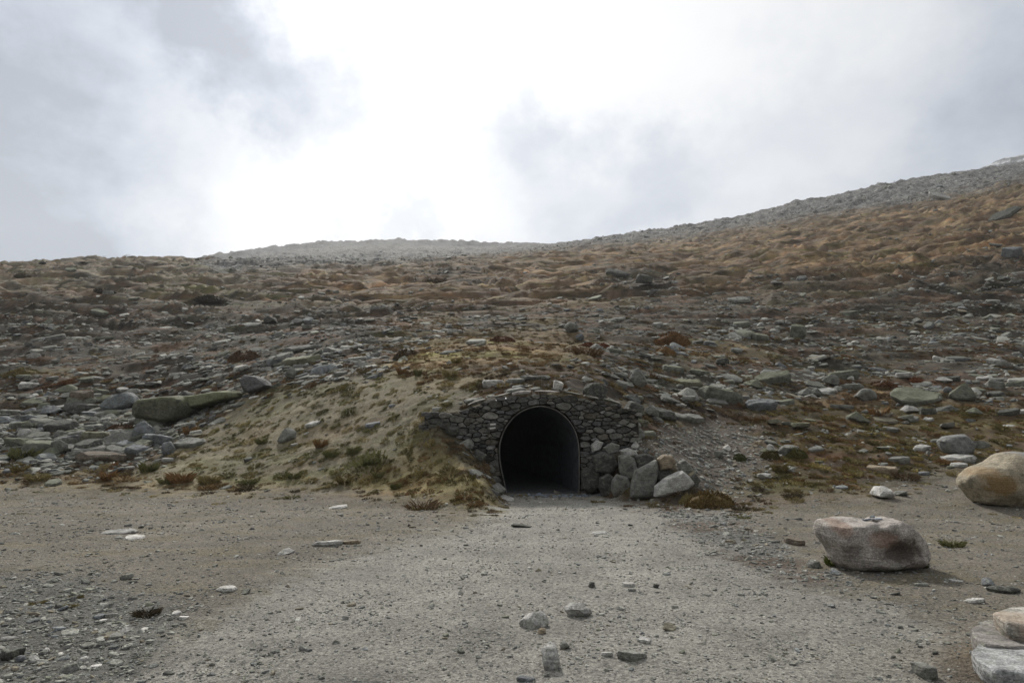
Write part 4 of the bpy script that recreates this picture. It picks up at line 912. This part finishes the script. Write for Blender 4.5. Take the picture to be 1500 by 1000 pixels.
big_rock('boulder', [(208,600),(214,586),(240,583),(270,580),(288,586),(294,600),(284,614),(262,621),(235,619),(212,612)], 2.4, (.085,.085,.06), 'big dark block green with moss at the upper end of the pale bank', mat=M_MOSSROCK, rough=.02, p=3.6, seed=51, sub=4, sharp=35, foot=620)
big_rock('stone_slab', [(270,583),(295,577),(330,573),(352,574),(352,583),(335,589),(305,596),(285,600)], 1.6, (.16,.17,.10), 'long pale green slab sloping down onto the big dark mossy block', mat=M_MOSSROCK, rough=.012, p=3.6, seed=53, sub=4, sharp=35, cat='rock', foot=601)
big_rock('boulder', [(152,594),(162,584),(176,578),(190,574),(199,581),(203,590),(192,598),(172,603),(158,602)], 1.1, (.17,.185,.19), 'blue-grey pointed boulder in the rubble left of the big mossy block', rough=.025, p=3, seed=55, sub=4, sharp=35, foot=603)
big_rock('boulder', [(355,556),(362,550),(380,552),(392,558),(402,566),(392,571),(378,572),(372,577),(362,574),(358,565)], 1.2, (.11,.11,.112), 'dark grey bent boulder at the top edge of the bank right of the green slab', rough=.025, p=3, seed=57, sub=4, sharp=35, foot=577)
# lower right corner: layered outcrop of pale slabs, laid flat on one another
def plan_slab(name, pts, ztop, thick, tone, label, seed, stain=None):
    rs = random.Random(seed); W3 = []
    for (px, row) in pts:
        u = (px-750)/F; v = (500-row)/F; fy = CP-v*SP; fz = SP+v*CP; t = (ztop-CAM_H)/fz; W3.append((u*t, fy*t))
    c = np.mean(W3, 0); P = []
    for (x, y) in W3:
        dx, dy = x-c[0], y-c[1]; k = rs.uniform(.93, 1.03)
        P += [(dx*.97, dy*.97, thick*rs.uniform(.42, .5)), (dx*k, dy*k, thick*rs.uniform(-.1, .25)), (dx*.93, dy*.93, -thick*.5)]
    me = hull_mesh(name, P, M_ROCK if not stain else rock_material('stained_slab', 'OBJECT', .3, 0, 1.0, stain), .008, .05, .012, seed); o = obj(name, me)
    o.location = (c[0], c[1], ztop-thick/2); o.color = (*tone, 1); tag(o, label, 'rock'); return o
plan_slab('boulder', [(1455,975),(1500,970),(1620,975),(1640,1040),(1470,1030)], .06, .16, (.06,.057,.053), 'dark block added for the shade under the lowest pale slab in the bottom right corner', 64)  # dark block stands in for the shade beneath the overhanging slab
plan_slab('stone_slab', [(1419,950),(1436,937),(1472,933),(1540,935),(1620,950),(1620,990),(1500,980),(1455,978),(1430,966)], .20, .13, (.34,.345,.345), 'broad pale grey slab lowest in the bottom right corner, flat on top', 61)
plan_slab('stone_slab', [(1421,916),(1440,906),(1480,903),(1570,908),(1600,945),(1480,945),(1440,941),(1425,930)], .22, .20, (.22,.205,.19), 'brown-streaked layered slab between two paler slabs at the right edge', 62)
plan_slab('stone_slab', [(1452,895),(1478,886),(1530,883),(1620,888),(1640,918),(1520,916),(1474,909)], .33, .17, (.36,.345,.31), 'pale upper slab with an orange patch at the right edge above two more slabs', 63, [(-.25, -.1, 0, .16, .3, .3, (.34,.24,.16), .45)])
# heap of brown earth under the outcrop
# slate chips lying on the foreground boulder
def chip_on(o, lx, ly, w, d, h, col, rz, k):
    V, Fc = rock_verts(700+k, (w, d, h), 3, 8, 24, .03, 2); c = obj('slate_chip', mesh_np('slate_chip', V, Fc, M_ROCK)); sharpen(c.data)
    me = o.data; co = np.empty(len(me.vertices)*3); me.vertices.foreach_get('co', co); co = co.reshape(-1, 3)
    n = np.hypot(co[:, 0]-lx, co[:, 1]-ly); z = co[n < .07, 2].max() if (n < .07).any() else co[:, 2].max()
    c.location = (o.location.x+lx, o.location.y+ly, o.location.z+z+h*.3+k*.004); c.rotation_euler = (random.uniform(-.1, .25), random.uniform(-.15, .15), rz); c.color = (*col, 1)
    return c
for k, (lx, ly, w, d, h, col, rz, lb) in enumerate(((-.03, -.02, .13, .09, .022, (.13,.15,.20), .2, 'dark blue slate chip lying leftmost on top of the large boulder'), (.055, -.08, .12, .08, .02, (.30,.33,.38), -.3, 'pale slate chip nearest the front on top of the large boulder'),
     (.05, .03, .10, .07, .03, (.15,.17,.21), .8, 'small upright slate chip at the back on top of the large boulder'), (.0, -.09, .07, .05, .015, (.36,.38,.40), .1, 'smallest whitish chip on top of the large boulder'))):
    tag(chip_on(FG, lx, ly, w, d, h, col, rz, k), lb, 'stone chip', 'slate chips on the boulder')

# ============================================================ traced stones: px, foot row, seen width, height, kind, tone, label
ROCKS = [
 (134,645,44,20,'slab','olive','flat olive green slab low in the left rubble field'),
 (170,652,50,16,'wedge','grey','smooth grey wedge-topped stone in front of the olive slab'),
 (141,677,68,18,'slab','brown','long dark brown stone with pale top at the foot of the left rubble'),
 (205,646,34,24,'round','blue','mottled blue-grey rock below the big mossy block'),
 (220,627,58,18,'slab','green','mossy slab directly beneath the big dark block'),
 (231,652,60,20,'slab','blue','dark blue-grey slab running down towards the pale bank'),
 (80,667,30,20,'round','grey','knobbly grey rock in the lower left rubble beside a pale flat stone'),
 (120,661,50,20,'slab','dark','dark grey slab left of the wedge-topped stone'),
 (242,667,22,17,'round','blue','small bluish boulder at the left edge of the pale bank'),
 (244,678,18,10,'flat','pale','small pale stone just below the small bluish boulder'),
 (32,643,24,13,'round','pale','pale rounded stone in the lower left rubble'),
 (55,651,32,13,'slab','grey','grey slab beside the pale rounded stone at lower left'),
 (10,694,26,10,'flat','blue','flat bluish slab at the left edge where rubble meets dirt'),
 (61,604,22,12,'round','green','round pale green stone in the left rubble field'),
 (22,628,54,14,'slab','green','long green mossy slab near the left edge'),
 (82,633,58,22,'slab','dark','dark slab with a steep front in the left rubble'),
 (115,596,32,20,'block','brown','brown-grey rock left of the blue pointed boulder'),
 (148,590,28,12,'slab','olive','small slab tilted against the blue pointed boulder'),
 (14,606,36,8,'flat','grey','thin flat grey slab close to the left edge'),
 (46,668,18,13,'wedge','grey','small wedge stone among grass tufts at lower left'),
 (274,655,52,14,'flat','grey','flat grey slab half buried at the left end of the bank'),
 (424,556,20,15,'round','grey','grey boulder on the crest of the bank'),
 (434,536,72,18,'slab','olive','long olive slab lying along the slope above the bank'),
 (440,516,62,14,'slab','dark','long thin dark slab above the olive slab'),
 (457,625,28,9,'flat','pale','pale flat stone alone on the upper part of the bank'),
 (545,626,28,9,'flat','blue','pale bluish flat stone on the bank towards the wall'),
 (417,648,30,16,'wedge','grey','tilted grey stone in the middle of the bank'),
 (430,654,12,7,'flat','pale','small pale chip touching the tilted grey stone on the bank'),
 (371,584,18,5,'flat','white','thin white splinter of stone below the green slab'),
 (498,551,22,10,'slab','grey','grey slab on the upper rim of the bank'),
 (394,475,24,10,'round','dark','dark rounded boulder high in the left rubble'),
 (386,543,20,7,'flat','pale','pale flat stone left of the long olive slab'),
 (143,462,30,9,'slab','green','greenish slab high on the left slope'),
 (722,566,36,14,'slab','pale','pale flat slab above the left part of the stone wall'),
 (754,563,32,11,'slab','grey','longish grey slab right of the pale slab above the arch'),
 (785,556,54,10,'slab','dark','dark log-like slab lying highest above the arch'),
 (818,572,16,13,'block','white','whitish stone above the right shoulder of the arch'),
 (756,577,34,11,'slab','grey','grey slab lying just above the wall coping left of the arch top'),
 (850,501,16,11,'round','blue','small blue-grey boulder on the slope straight above the arch'),
 (838,487,24,13,'round','grey','grey lump high above the arch on the slope'),
 (872,588,36,20,'block','dark','dark block above the right part of the wall'),
 (936,568,32,24,'round','grey','rounded grey boulder right of the wall top'),
 (911,569,22,15,'slab','grey','grey stone touching the left side of the rounded grey boulder'),
 (988,545,36,13,'slab','green','green lichen slab up the slope from the rounded grey boulder'),
 (1026,549,32,10,'slab','green','smaller green slab right of the green lichen slab'),
 (1062,588,70,27,'slab','green','big mossy slab with a dark undercut front on the right slope'),
 (1010,568,46,16,'slab','olive','olive slab left of the big mossy undercut slab'),
 (1136,562,64,20,'slab','green','large low mossy slab farther up right of the undercut slab'),
 (1118,600,56,20,'slab','blue','blue-green slab right of the big mossy undercut slab'),
 (1172,497,28,20,'round','green','round lichen-covered boulder high on the right slope'),
 (1116,499,30,14,'slab','green','pointed dark green slab left of the round lichen boulder'),
 (1053,593,38,10,'flat','grey','grey flat slab under the big mossy undercut slab'),
 (933,590,16,11,'wedge','dark','small dark wedge right of the wall end'),
 (957,612,26,15,'round','grey','grey lump at the top of the pinkish gravel slope'),
 (1155,594,24,13,'slab','green','green stone right of the blue-green slab'),
 (1083,517,26,9,'flat','grey','flat grey stone below the pointed dark green slab'),
 (1060,536,20,9,'block','dark','dark block above the low mossy slab'),
 (1237,555,50,17,'slab','green','mossy domed slab on the far right slope'),
 (1222,566,28,14,'round','grey','grey boulder left in the row of pale rounded boulders'),
 (1250,573,40,14,'slab','grey','low grey slab at the right end of the pale rounded boulders'),
 (1212,577,34,9,'slab','pale','pale low stone in front of the row of rounded boulders'),
 (1275,588,38,16,'round','grey','grey hump-backed boulder left of the very long slab'),
 (1352,590,104,18,'slab','green','very long grey-green slab on the right slope'),
 (1416,587,36,21,'wedge','green','pointed lichen rock at the right end of the very long slab'),
 (1391,577,14,9,'round','blue','small blue rock behind the very long slab'),
 (1465,572,30,13,'round','grey','grey boulder near the right edge level with the long slab'),
 (1492,565,34,9,'slab','green','green flat slab cut by the right edge of the picture'),
 (1471,537,44,12,'slab','pale','long pale slab near the right edge high above the tan boulder'),
 (1261,619,34,13,'wedge','green','pale green stone with pointed back in the right moss'),
 (1340,618,24,8,'flat','grey','small flat grey stone below the very long slab'),
 (1362,617,20,7,'flat','pale','small pale flat stone below the very long slab'),
 (1436,656,36,14,'slab','grey','low grey slab touching the right side of the square-cut block'),
 (1354,662,32,13,'slab','pale','pale stone left of the square-cut block'),
 (1412,677,60,13,'flat','pale','wide pale slab below the square-cut block'),
 (1408,684,26,9,'flat','pale','small pale slab in front of the wide pale slab'),
 (1320,679,32,13,'slab','grey','layered grey stone on moss left of the pale stone'),
 (1356,696,20,8,'flat','blue','small blue-white stone left of the tan boulder'),
 (1296,692,48,12,'slab','tan','yellowish slab sunk in the right moss'),
 (1300,731,32,20,'round','white','white stone on the dirt between the two large boulders'),
 (1326,727,20,9,'round','grey','small grey stone touching the white stone'),
 (1168,798,26,18,'slab','brown','tilted brown rock left of the large pinkish boulder'),
 (1197,832,20,12,'round','grey','small grey stone at the left foot of the large boulder'),
 (1227,842,14,11,'round','blue','small bluish stone under the large boulder'),
 (1130,664,14,11,'round','white','white pebble-shaped stone on the pinkish gravel slope'),
 (1116,655,10,9,'round','tan','little round tan stone above the white one'),
 (1054,671,16,9,'round','grey','grey stone on the pinkish gravel slope'),
 (1066,661,13,8,'wedge','white','white angular stone on the pinkish gravel slope'),
 (931,657,13,9,'wedge','white','white splinter standing above the boulder wing'),
 (938,643,18,13,'wedge','grey','grey tilted stone above the boulder wing'),
 (1122,703,18,10,'block','pale','pale block low on the gravel slope'),
 (1020,668,16,6,'flat','grey','flat grey chip on the gravel slope behind the wing'),
 (1432,883,28,9,'flat','pale','pale flat stone left of the corner slabs'),
 (1453,860,18,15,'round','blue','dark bluish stone behind the corner slabs'),
 (1480,868,50,14,'slab','dark','dark slab at the right edge behind the corner slabs'),
 (1363,994,26,20,'block','grey','grey block at the bottom near the corner slabs'),
 (1352,858,22,8,'flat','grey','flat grey stone in the shade right of the large boulder'),
 (1404,853,20,7,'flat','pale','pale flat stone right of the large boulder'),
 (783,920,42,24,'round','pale','pale rounded stone set in the track, left of a similar one'),
 (846,904,40,20,'round','pale','pale stone with a dark front face in the track'),
 (807,980,32,38,'round','pale','pointed pale stone at the bottom centre of the track'),
 (929,966,52,18,'slab','grey','flat-topped stone with a dark undercut front in the track'),
 (770,998,28,10,'slab','blue','bluish stone at the bottom edge of the track'),
 (922,859,20,10,'flat','pale','small pale stone higher up in the track'),
 (867,860,9,9,'block','dark','small dark stone higher up in the track'),
 (961,861,7,7,'block','dark','tiny dark stone right of the small pale one in the track'),
 (946,941,20,11,'flat','pale','pale chip above the flat-topped stone'),
 (828,951,16,12,'round','grey','small grey stone right of the pointed stone'),
 (889,961,18,10,'flat','pale','pale flat chip left of the flat-topped stone'),
 (794,928,12,9,'round','tan','tan pebble just below the pale rounded stone'),
 (765,772,34,7,'flat','dark','dark-edged flat stone far up the track near the tunnel'),
 (878,782,26,5,'flat','pale','thin pale stone far up the track'),
 (329,866,28,12,'flat','white','white flat stone on the yellowish ground left of the track'),
 (492,745,26,8,'flat','pale','pale low stone on the dirt below the bank'),
 (480,799,40,12,'flat','pale','pale slab next to the yellow plank-like stone'),
 (416,812,20,9,'wedge','pale','pale pointed stone left of the slab by the plank-like stone'),
 (172,781,54,6,'flat','pale','long thin pale stone in the dirt on the left'),
 (192,790,30,8,'flat','white','whitish slab just below the long thin stone on the left'),
 (159,903,18,8,'flat','pale','pale stone in the lower left group of chips'),
 (141,906,18,9,'slab','blue','blue-grey stone in the lower left group of chips'),
 (148,911,12,7,'flat','white','white chip in front of the blue-grey stone at lower left'),
 (84,923,20,8,'flat','blue','bluish flat stone at lower left'),
 (8,938,24,9,'flat','pale','pale stone touching the left edge near the bottom'),
 (45,971,18,11,'round','pale','pale stone near the bottom left corner'),
 (27,969,16,9,'round','blue','dark blue stone near the bottom left corner'),
 (63,957,12,8,'round','pale','small pale stone near the bottom left corner'),
 (83,961,13,7,'flat','white','white chip near the bottom left corner'),
 (120,971,16,9,'round','pale','rounded pale stone near the bottom left'),
 (137,979,17,8,'flat','white','white flat chip near the bottom left'),
 (182,926,15,8,'wedge','pale','pale wedge stone in the lower left gravel'),
 (166,935,24,9,'slab','grey','grey slab below the pale wedge stone'),
 (209,924,10,7,'flat','white','small white chip right of the pale wedge stone'),
 (256,900,14,7,'flat','pale','pale chip on the left gravel near a dark twig'),
 (266,907,16,8,'flat','white','white chip beside the pale one near the dark twig'),
 (246,988,20,6,'slab','dark','narrow dark stone at the bottom left of the track'),
 (10,966,24,16,'block','dark','dark block at the left edge near the bottom corner'),
 (634,614,22,12,'slab','grey','grey slab at the outer left tip of the stone wall'),
 (645,626,18,11,'wedge','dark','dark wedge in the turf under the left tip of the stone wall'),
 (662,640,20,12,'block','dark','dark stone at the lower left edge of the stone wall'),
 (684,657,22,13,'wedge','grey','grey wedge stone in the steep cut left of the arch'),
 (702,675,20,12,'block','dark','dark block halfway down the steep cut left of the arch'),
 (716,690,22,12,'slab','grey','grey slab near the left side of the arch in the steep cut'),
 (724,706,18,11,'wedge','dark','dark wedge low in the steep cut beside the arch'),
 (728,722,20,12,'block','grey','grey block at the left foot of the arch'),
 (742,733,24,9,'flat','pale','pale flat stone at the left foot of the arch'),
 (712,700,16,9,'flat','pale','pale splinter on the mossy edge left of the arch'),
 (930,612,30,18,'block','dark','dark block at the right tip of the stone wall'),
 (924,632,34,20,'wedge','grey','grey wedge stone leaning on the right end of the stone wall'),
 (905,645,26,14,'slab','dark','dark slab between the wall end and the boulder wing'),
 (940,624,26,14,'slab','olive','olive slab just right of the wall end'),
 (900,596,28,14,'slab','grey','grey slab on top of the wall near its right end'),
 (690,590,24,9,'flat','grey','grey flat stone on the turf over the left part of the wall'),
 (640,602,16,8,'flat','pale','small pale flat stone on top of the left tip of the wall'),
 (100,398,26,7,'slab','green','green-grey outcrop stone high on the left moor'),
 (60,388,12,5,'round','dark','small dark boulder on the left skyline'),
 (905,405,40,9,'slab','dark','dark rock outcrop on the brown slope above the arch'),
 (945,418,24,12,'block','dark','dark block at the right end of the rock outcrop'),
 (872,440,24,6,'flat','green','greenish flat rock below the dark outcrop'),
 (1085,444,36,8,'flat','grey','long grey slab in the orange grass'),
 (1380,292,34,8,'slab','pale','pale slab at the lower edge of the high scree'),
 (1478,318,46,9,'slab','dark','dark ledge near the right edge high on the slope'),
 (1490,380,26,12,'block','blue','blue-grey block at the right edge of the brown slope'),
]
for (px, row, w, h, kd, tn, lb) in ROCKS: place_rock(px, row, w, h, kd, tn, lb)
# yellow plank-like stone
place_rock(511, 797, 24, 10, 'flat', 'tan', 'yellowish plank-shaped stone lying at a slant on the dirt', tilt=0, name='plank_shaped_stone')

# ---- further single stones of the rubble fields, alike within their field
def more_rocks(n, regions):
    rs = random.Random(77); k = 0
    for (x0, x1, y0, y1, cnt, wmin, wmax, tones, lb, grp) in regions:
        for _ in range(cnt):
            px = rs.uniform(x0, x1); row = rs.uniform(y0, y1)
            if 590 < row < 760 and 620 < px < 900: continue
            sc = (row-430)/170; w = rs.uniform(wmin, wmax)*max(.45, min(1.15, sc)); kd = rs.choice(['slab', 'slab', 'flat', 'slab', 'wedge', 'block']); tn = rs.choice(tones); place_rock(px, row, w, w*rs.uniform(.2, .38), kd, tn, {'slab': 'slab-like', 'flat': 'thin flat', 'block': 'blocky', 'wedge': 'wedge-shaped'}[kd]+' '+{'blue': 'blue-grey', 'green': 'lichen green', 'olive': 'olive', 'dark': 'dark grey', 'pale': 'pale', 'grey': 'grey'}[tn]+' '+lb, seed=9000+k, group=grp); k += 1
more_rocks(0, [
 (0, 200, 600, 672, 44, 14, 44, ['grey','dark','green','blue'], 'stone among the piled slabs of the lower left rubble field', 'slabs of the lower left rubble field'),
 (0, 330, 545, 600, 40, 12, 40, ['grey','dark','green','pale'], 'stone in the rubble band above the big mossy block', 'slabs above the mossy block'),
 (330, 620, 465, 535, 16, 14, 36, ['grey','dark','olive'], 'stone on the slope above the crest of the bank', 'slabs above the bank'),
 (860, 1040, 550, 620, 20, 16, 38, ['grey','dark','green'], 'stone between the wall and the big mossy slab', 'rocks right of the wall'),
 (1080, 1500, 555, 610, 26, 14, 40, ['grey','green','dark','pale'], 'stone in the rock band across the right slope', 'slabs of the right rock band'),
 (1120, 1400, 610, 690, 16, 10, 28, ['grey','green','olive'], 'stone sunk in the brown moss of the right slope', 'stones in the right moss')])

# ============================================================ single plants: heather cushions and grass tufts that stand out
def cushion_mesh(seed, n=1500, hgt=.55):
    rs = random.Random(seed); V = []; Fc = []
    for k in range(n):
        a = rs.uniform(0, 6.283); r = math.sqrt(rs.random()); top = hgt*math.sqrt(max(0, 1-r*r))*(.8+.2*math.sin(3*a+seed)); z = top*rs.uniform(.55, 1.08); bx, by = .5*r*math.cos(a), .5*r*math.sin(a)
        s = rs.uniform(.018, .045); t = rs.uniform(0, 6.283); b = len(V)
        V += [(bx-s*math.cos(t), by-s*math.sin(t), z-.03), (bx+s*math.cos(t), by+s*math.sin(t), z-.03), (bx+rs.uniform(-.03, .03), by+rs.uniform(-.03, .03), z+s*2.2)]; Fc.append((b, b+1, b+2))
    return mesh_np('cushion', V, np.array(Fc), M_BUSH, smooth=False)
def core_mesh(seed, hgt=.5):
    V, Fc = ICO[3]; V = V.copy(); V *= (1+.12*vnoise(V, seed, 2.2))[:, None]; V[:, 2] = np.maximum(V[:, 2], -.3)*hgt*.9; V[:, :2] *= .47; return mesh_np('core', V, Fc, M_BUSH)
CUSH = [cushion_mesh(i) for i in range(4)]; CORE = [core_mesh(i) for i in range(4)]
TUF = [tuft_mesh(40+i, 240, .42, .62, 1.0, .016, M_BUSH) for i in range(4)]
def plant(px, row, w, h, col, label, kind='cushion', group=None):
    x, y, z = at(px, row); s = y/F; k = int(px) % 4; W_ = w*s; H_ = h*s
    if kind == 'cushion':
        o = bpy.data.objects.new('heather_cushion', None); COL.objects.link(o); o.location = (x, y+W_*.25, z-.03*W_)
        for nm, me in (('leafy_shoots', CUSH[k]), ('dense_core', CORE[k])):
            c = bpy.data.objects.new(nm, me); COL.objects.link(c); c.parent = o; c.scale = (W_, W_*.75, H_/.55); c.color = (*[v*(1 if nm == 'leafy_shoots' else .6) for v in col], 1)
        cat = 'heather'
    else:
        o = bpy.data.objects.new('grass_tuft', TUF[k]); COL.objects.link(o); o.location = (x, y, z-.01); o.scale = (W_, W_*.8, H_/.55); o.color = (*col, 1); cat = 'grass tuft'
    o.rotation_euler = (0, 0, px*.37 if kind != 'cushion' else 0); tag(o, label, cat, group); return o
OR, RD, GR, OL, YE = (.21,.13,.06), (.105,.066,.042), (.135,.135,.06), (.165,.135,.06), (.22,.185,.085)
for p in [
 (988,506,66,24,(.15,.085,.04),'big brown heather cushion on the slope right above the wall'),
 (976,520,34,14,OR,'orange tussock just below the big brown heather cushion'),
 (24,551,56,15,OL,'olive moss hummock at the left edge of the rubble'),
 (355,527,50,16,RD,'dark red heather hummock left of the long olive slab'),
 (594,526,40,16,(.085,.065,.04),'dark brown hummock above the pale bank'),
 (1045,744,72,24,(.135,.095,.04),'brown and yellow moss clump at the foot of the gravel slope beside the track'),
 (1010,738,28,14,YE,'yellow-green moss clump beside the pale leaning slab'),
 (170,634,46,14,RD,'rust-red heather patch between slabs in the lower left rubble'),
 (100,562,44,9,(.15,.08,.04),'orange-brown heather patch high in the left rubble'),
 (1300,568,50,12,(.12,.065,.035),'dark red-brown heather behind the very long slab'),
 (1345,563,34,11,(.17,.075,.04),'reddish heather right behind the very long slab'),
 (735,500,40,10,(.13,.07,.045),'reddish hummock on the slope above the left part of the wall'),
 (870,508,54,9,(.14,.06,.035),'rust-red patch of heather right of the small blue-grey boulder'),
 (28,405,26,7,(.09,.075,.045),'low dark hummock near the left skyline'),
 (145,428,38,8,(.055,.048,.035),'black-brown hummock high on the left moor'),
 (300,442,56,13,(.05,.045,.034),'dark hummock with a shaded hollow on the upper left slope'),
 (120,385,14,3,(.08,.07,.045),'tiny hummock on the left skyline'),
 (640,412,60,7,(.10,.07,.04),'long low hummock in the orange grass'),
 (1130,672,30,12,(.08,.068,.03),'dark moss clump on the right slope by the white pebble'),
 (1170,672,34,14,(.085,.08,.03),'green-brown moss clump right of the white pebble'),
 (1085,675,20,11,(.07,.075,.035),'dark green clump on the gravel slope')]: plant(*p)
for p in [
 (265,706,34,17,OR,'orange grass tuft at the foot of the bank on the left'), (218,690,30,15,GR,'green grass tuft left of the orange one at the foot of the bank'), (305,708,30,14,YE,'yellow grass tuft right of the orange one'),
 (245,708,26,10,GR,'low dark green tuft below the orange tuft'), (35,672,36,18,GR,'bright green tuft at the edge of the lower left rubble'), (55,704,30,11,YE,'yellowish tuft near the left edge below the rubble'),
 (158,702,26,14,OR,'thin orange tuft in the dirt at lower left'), (30,692,26,12,OL,'olive tuft at the left edge below the rubble'),
 (278,636,22,14,OR,'bright orange tuft at the left end of the bank top'), (470,655,20,13,OR,'orange-brown tuft in the middle of the bank'), (485,670,20,12,GR,'dark green tuft below the orange-brown one on the bank'),
 (520,664,20,10,GR,'green tuft right of the dark green one on the bank'), (545,680,22,12,GR,'green tuft low on the bank'), (505,708,26,12,OL,'olive tuft at the bottom of the bank'),
 (430,700,22,9,GR,'flat green tuft at the foot of the bank'), (365,709,22,8,GR,'small green tuft at the foot of the bank left of the flat one'), (555,699,18,9,GR,'small green tuft near the bottom of the bank'),
 (588,548,14,11,OR,'orange tuft on the crest of the bank'), (668,532,16,9,YE,'small yellow tuft above the left end of the wall'), (659,552,24,12,YE,'yellow-green tuft above the left end of the wall'),
 (612,550,10,11,GR,'thin green tuft above the crest of the bank'), (580,716,16,10,GR,'dark tuft where the bank meets the dirt'), (383,650,16,9,GR,'dark tuft beside the tilted grey stone'),
 (1288,610,26,16,OR,'orange tuft in the moss below the hump-backed boulder'), (1155,664,22,12,GR,'grass tuft right of the white pebble on the gravel slope'), (1143,690,24,12,OL,'olive tuft low on the gravel slope'),
 (1218,827,20,14,(.13,.15,.04),'bright green tuft at the left foot of the large boulder'), (1395,800,36,10,GR,'low green patch right of the large boulder'),
 (1345,830,30,8,(.08,.08,.035),'dark tuft in the shade of the large boulder'), (55,884,22,5,OL,'flat yellow-green tuft on the lower left gravel'), (103,889,18,6,YE,'yellow tuft on the lower left gravel'),
 (215,902,34,12,(.075,.06,.04),'dark dry twiggy tuft on the left gravel'), (112,876,16,6,OL,'small olive tuft on the left gravel')]: plant(*p, kind='tuft')

# thin marker rod above the arch
x, y, z = at(794, 560); rb = bmesh.new(); bmesh.ops.create_cone(rb, cap_ends=True, segments=8, radius1=.009, radius2=.007, depth=.55)
me = bpy.data.meshes.new('thin_rod'); rb.to_mesh(me); rb.free(); me.materials.append(M_RIM); o = obj('marker_rod', me); o.location = (wpt(794, 575)[0], YW+.12, float(topz(wpt(794, 575)[0]))+.25); tag(o, 'thin pale metal rod standing upright behind the wall coping above the arch', 'rod')

# ============================================================ thin mountain air
hz = bmesh.new(); bmesh.ops.create_cube(hz, size=1)
me = bpy.data.meshes.new('haze'); hz.to_mesh(me); hz.free()
top = max(float((np.array([v.co.z for v in GROUND.data.vertices])).max()), 3)+6; bot = float(np.array([v.co.z for v in GROUND.data.vertices]).min())-1
m = bpy.data.materials.new('thin_haze'); m.use_nodes = True; nt = m.node_tree; nt.nodes.clear(); pv = nt.nodes.new('ShaderNodeVolumePrincipled'); oo = nt.nodes.new('ShaderNodeOutputMaterial')
pv.inputs['Color'].default_value = (.93, .96, 1, 1); pv.inputs['Density'].default_value = .0002; pv.inputs['Anisotropy'].default_value = .35; nt.links.new(pv.outputs[0], oo.inputs['Volume']); me.materials.append(m)
o = obj('haze', me); o.scale = (2820, 2820, top-bot); o.location = (0, 0, (top+bot)/2); tag(o, 'thin pale haze hanging over the distant ridge', 'haze', kind='stuff')
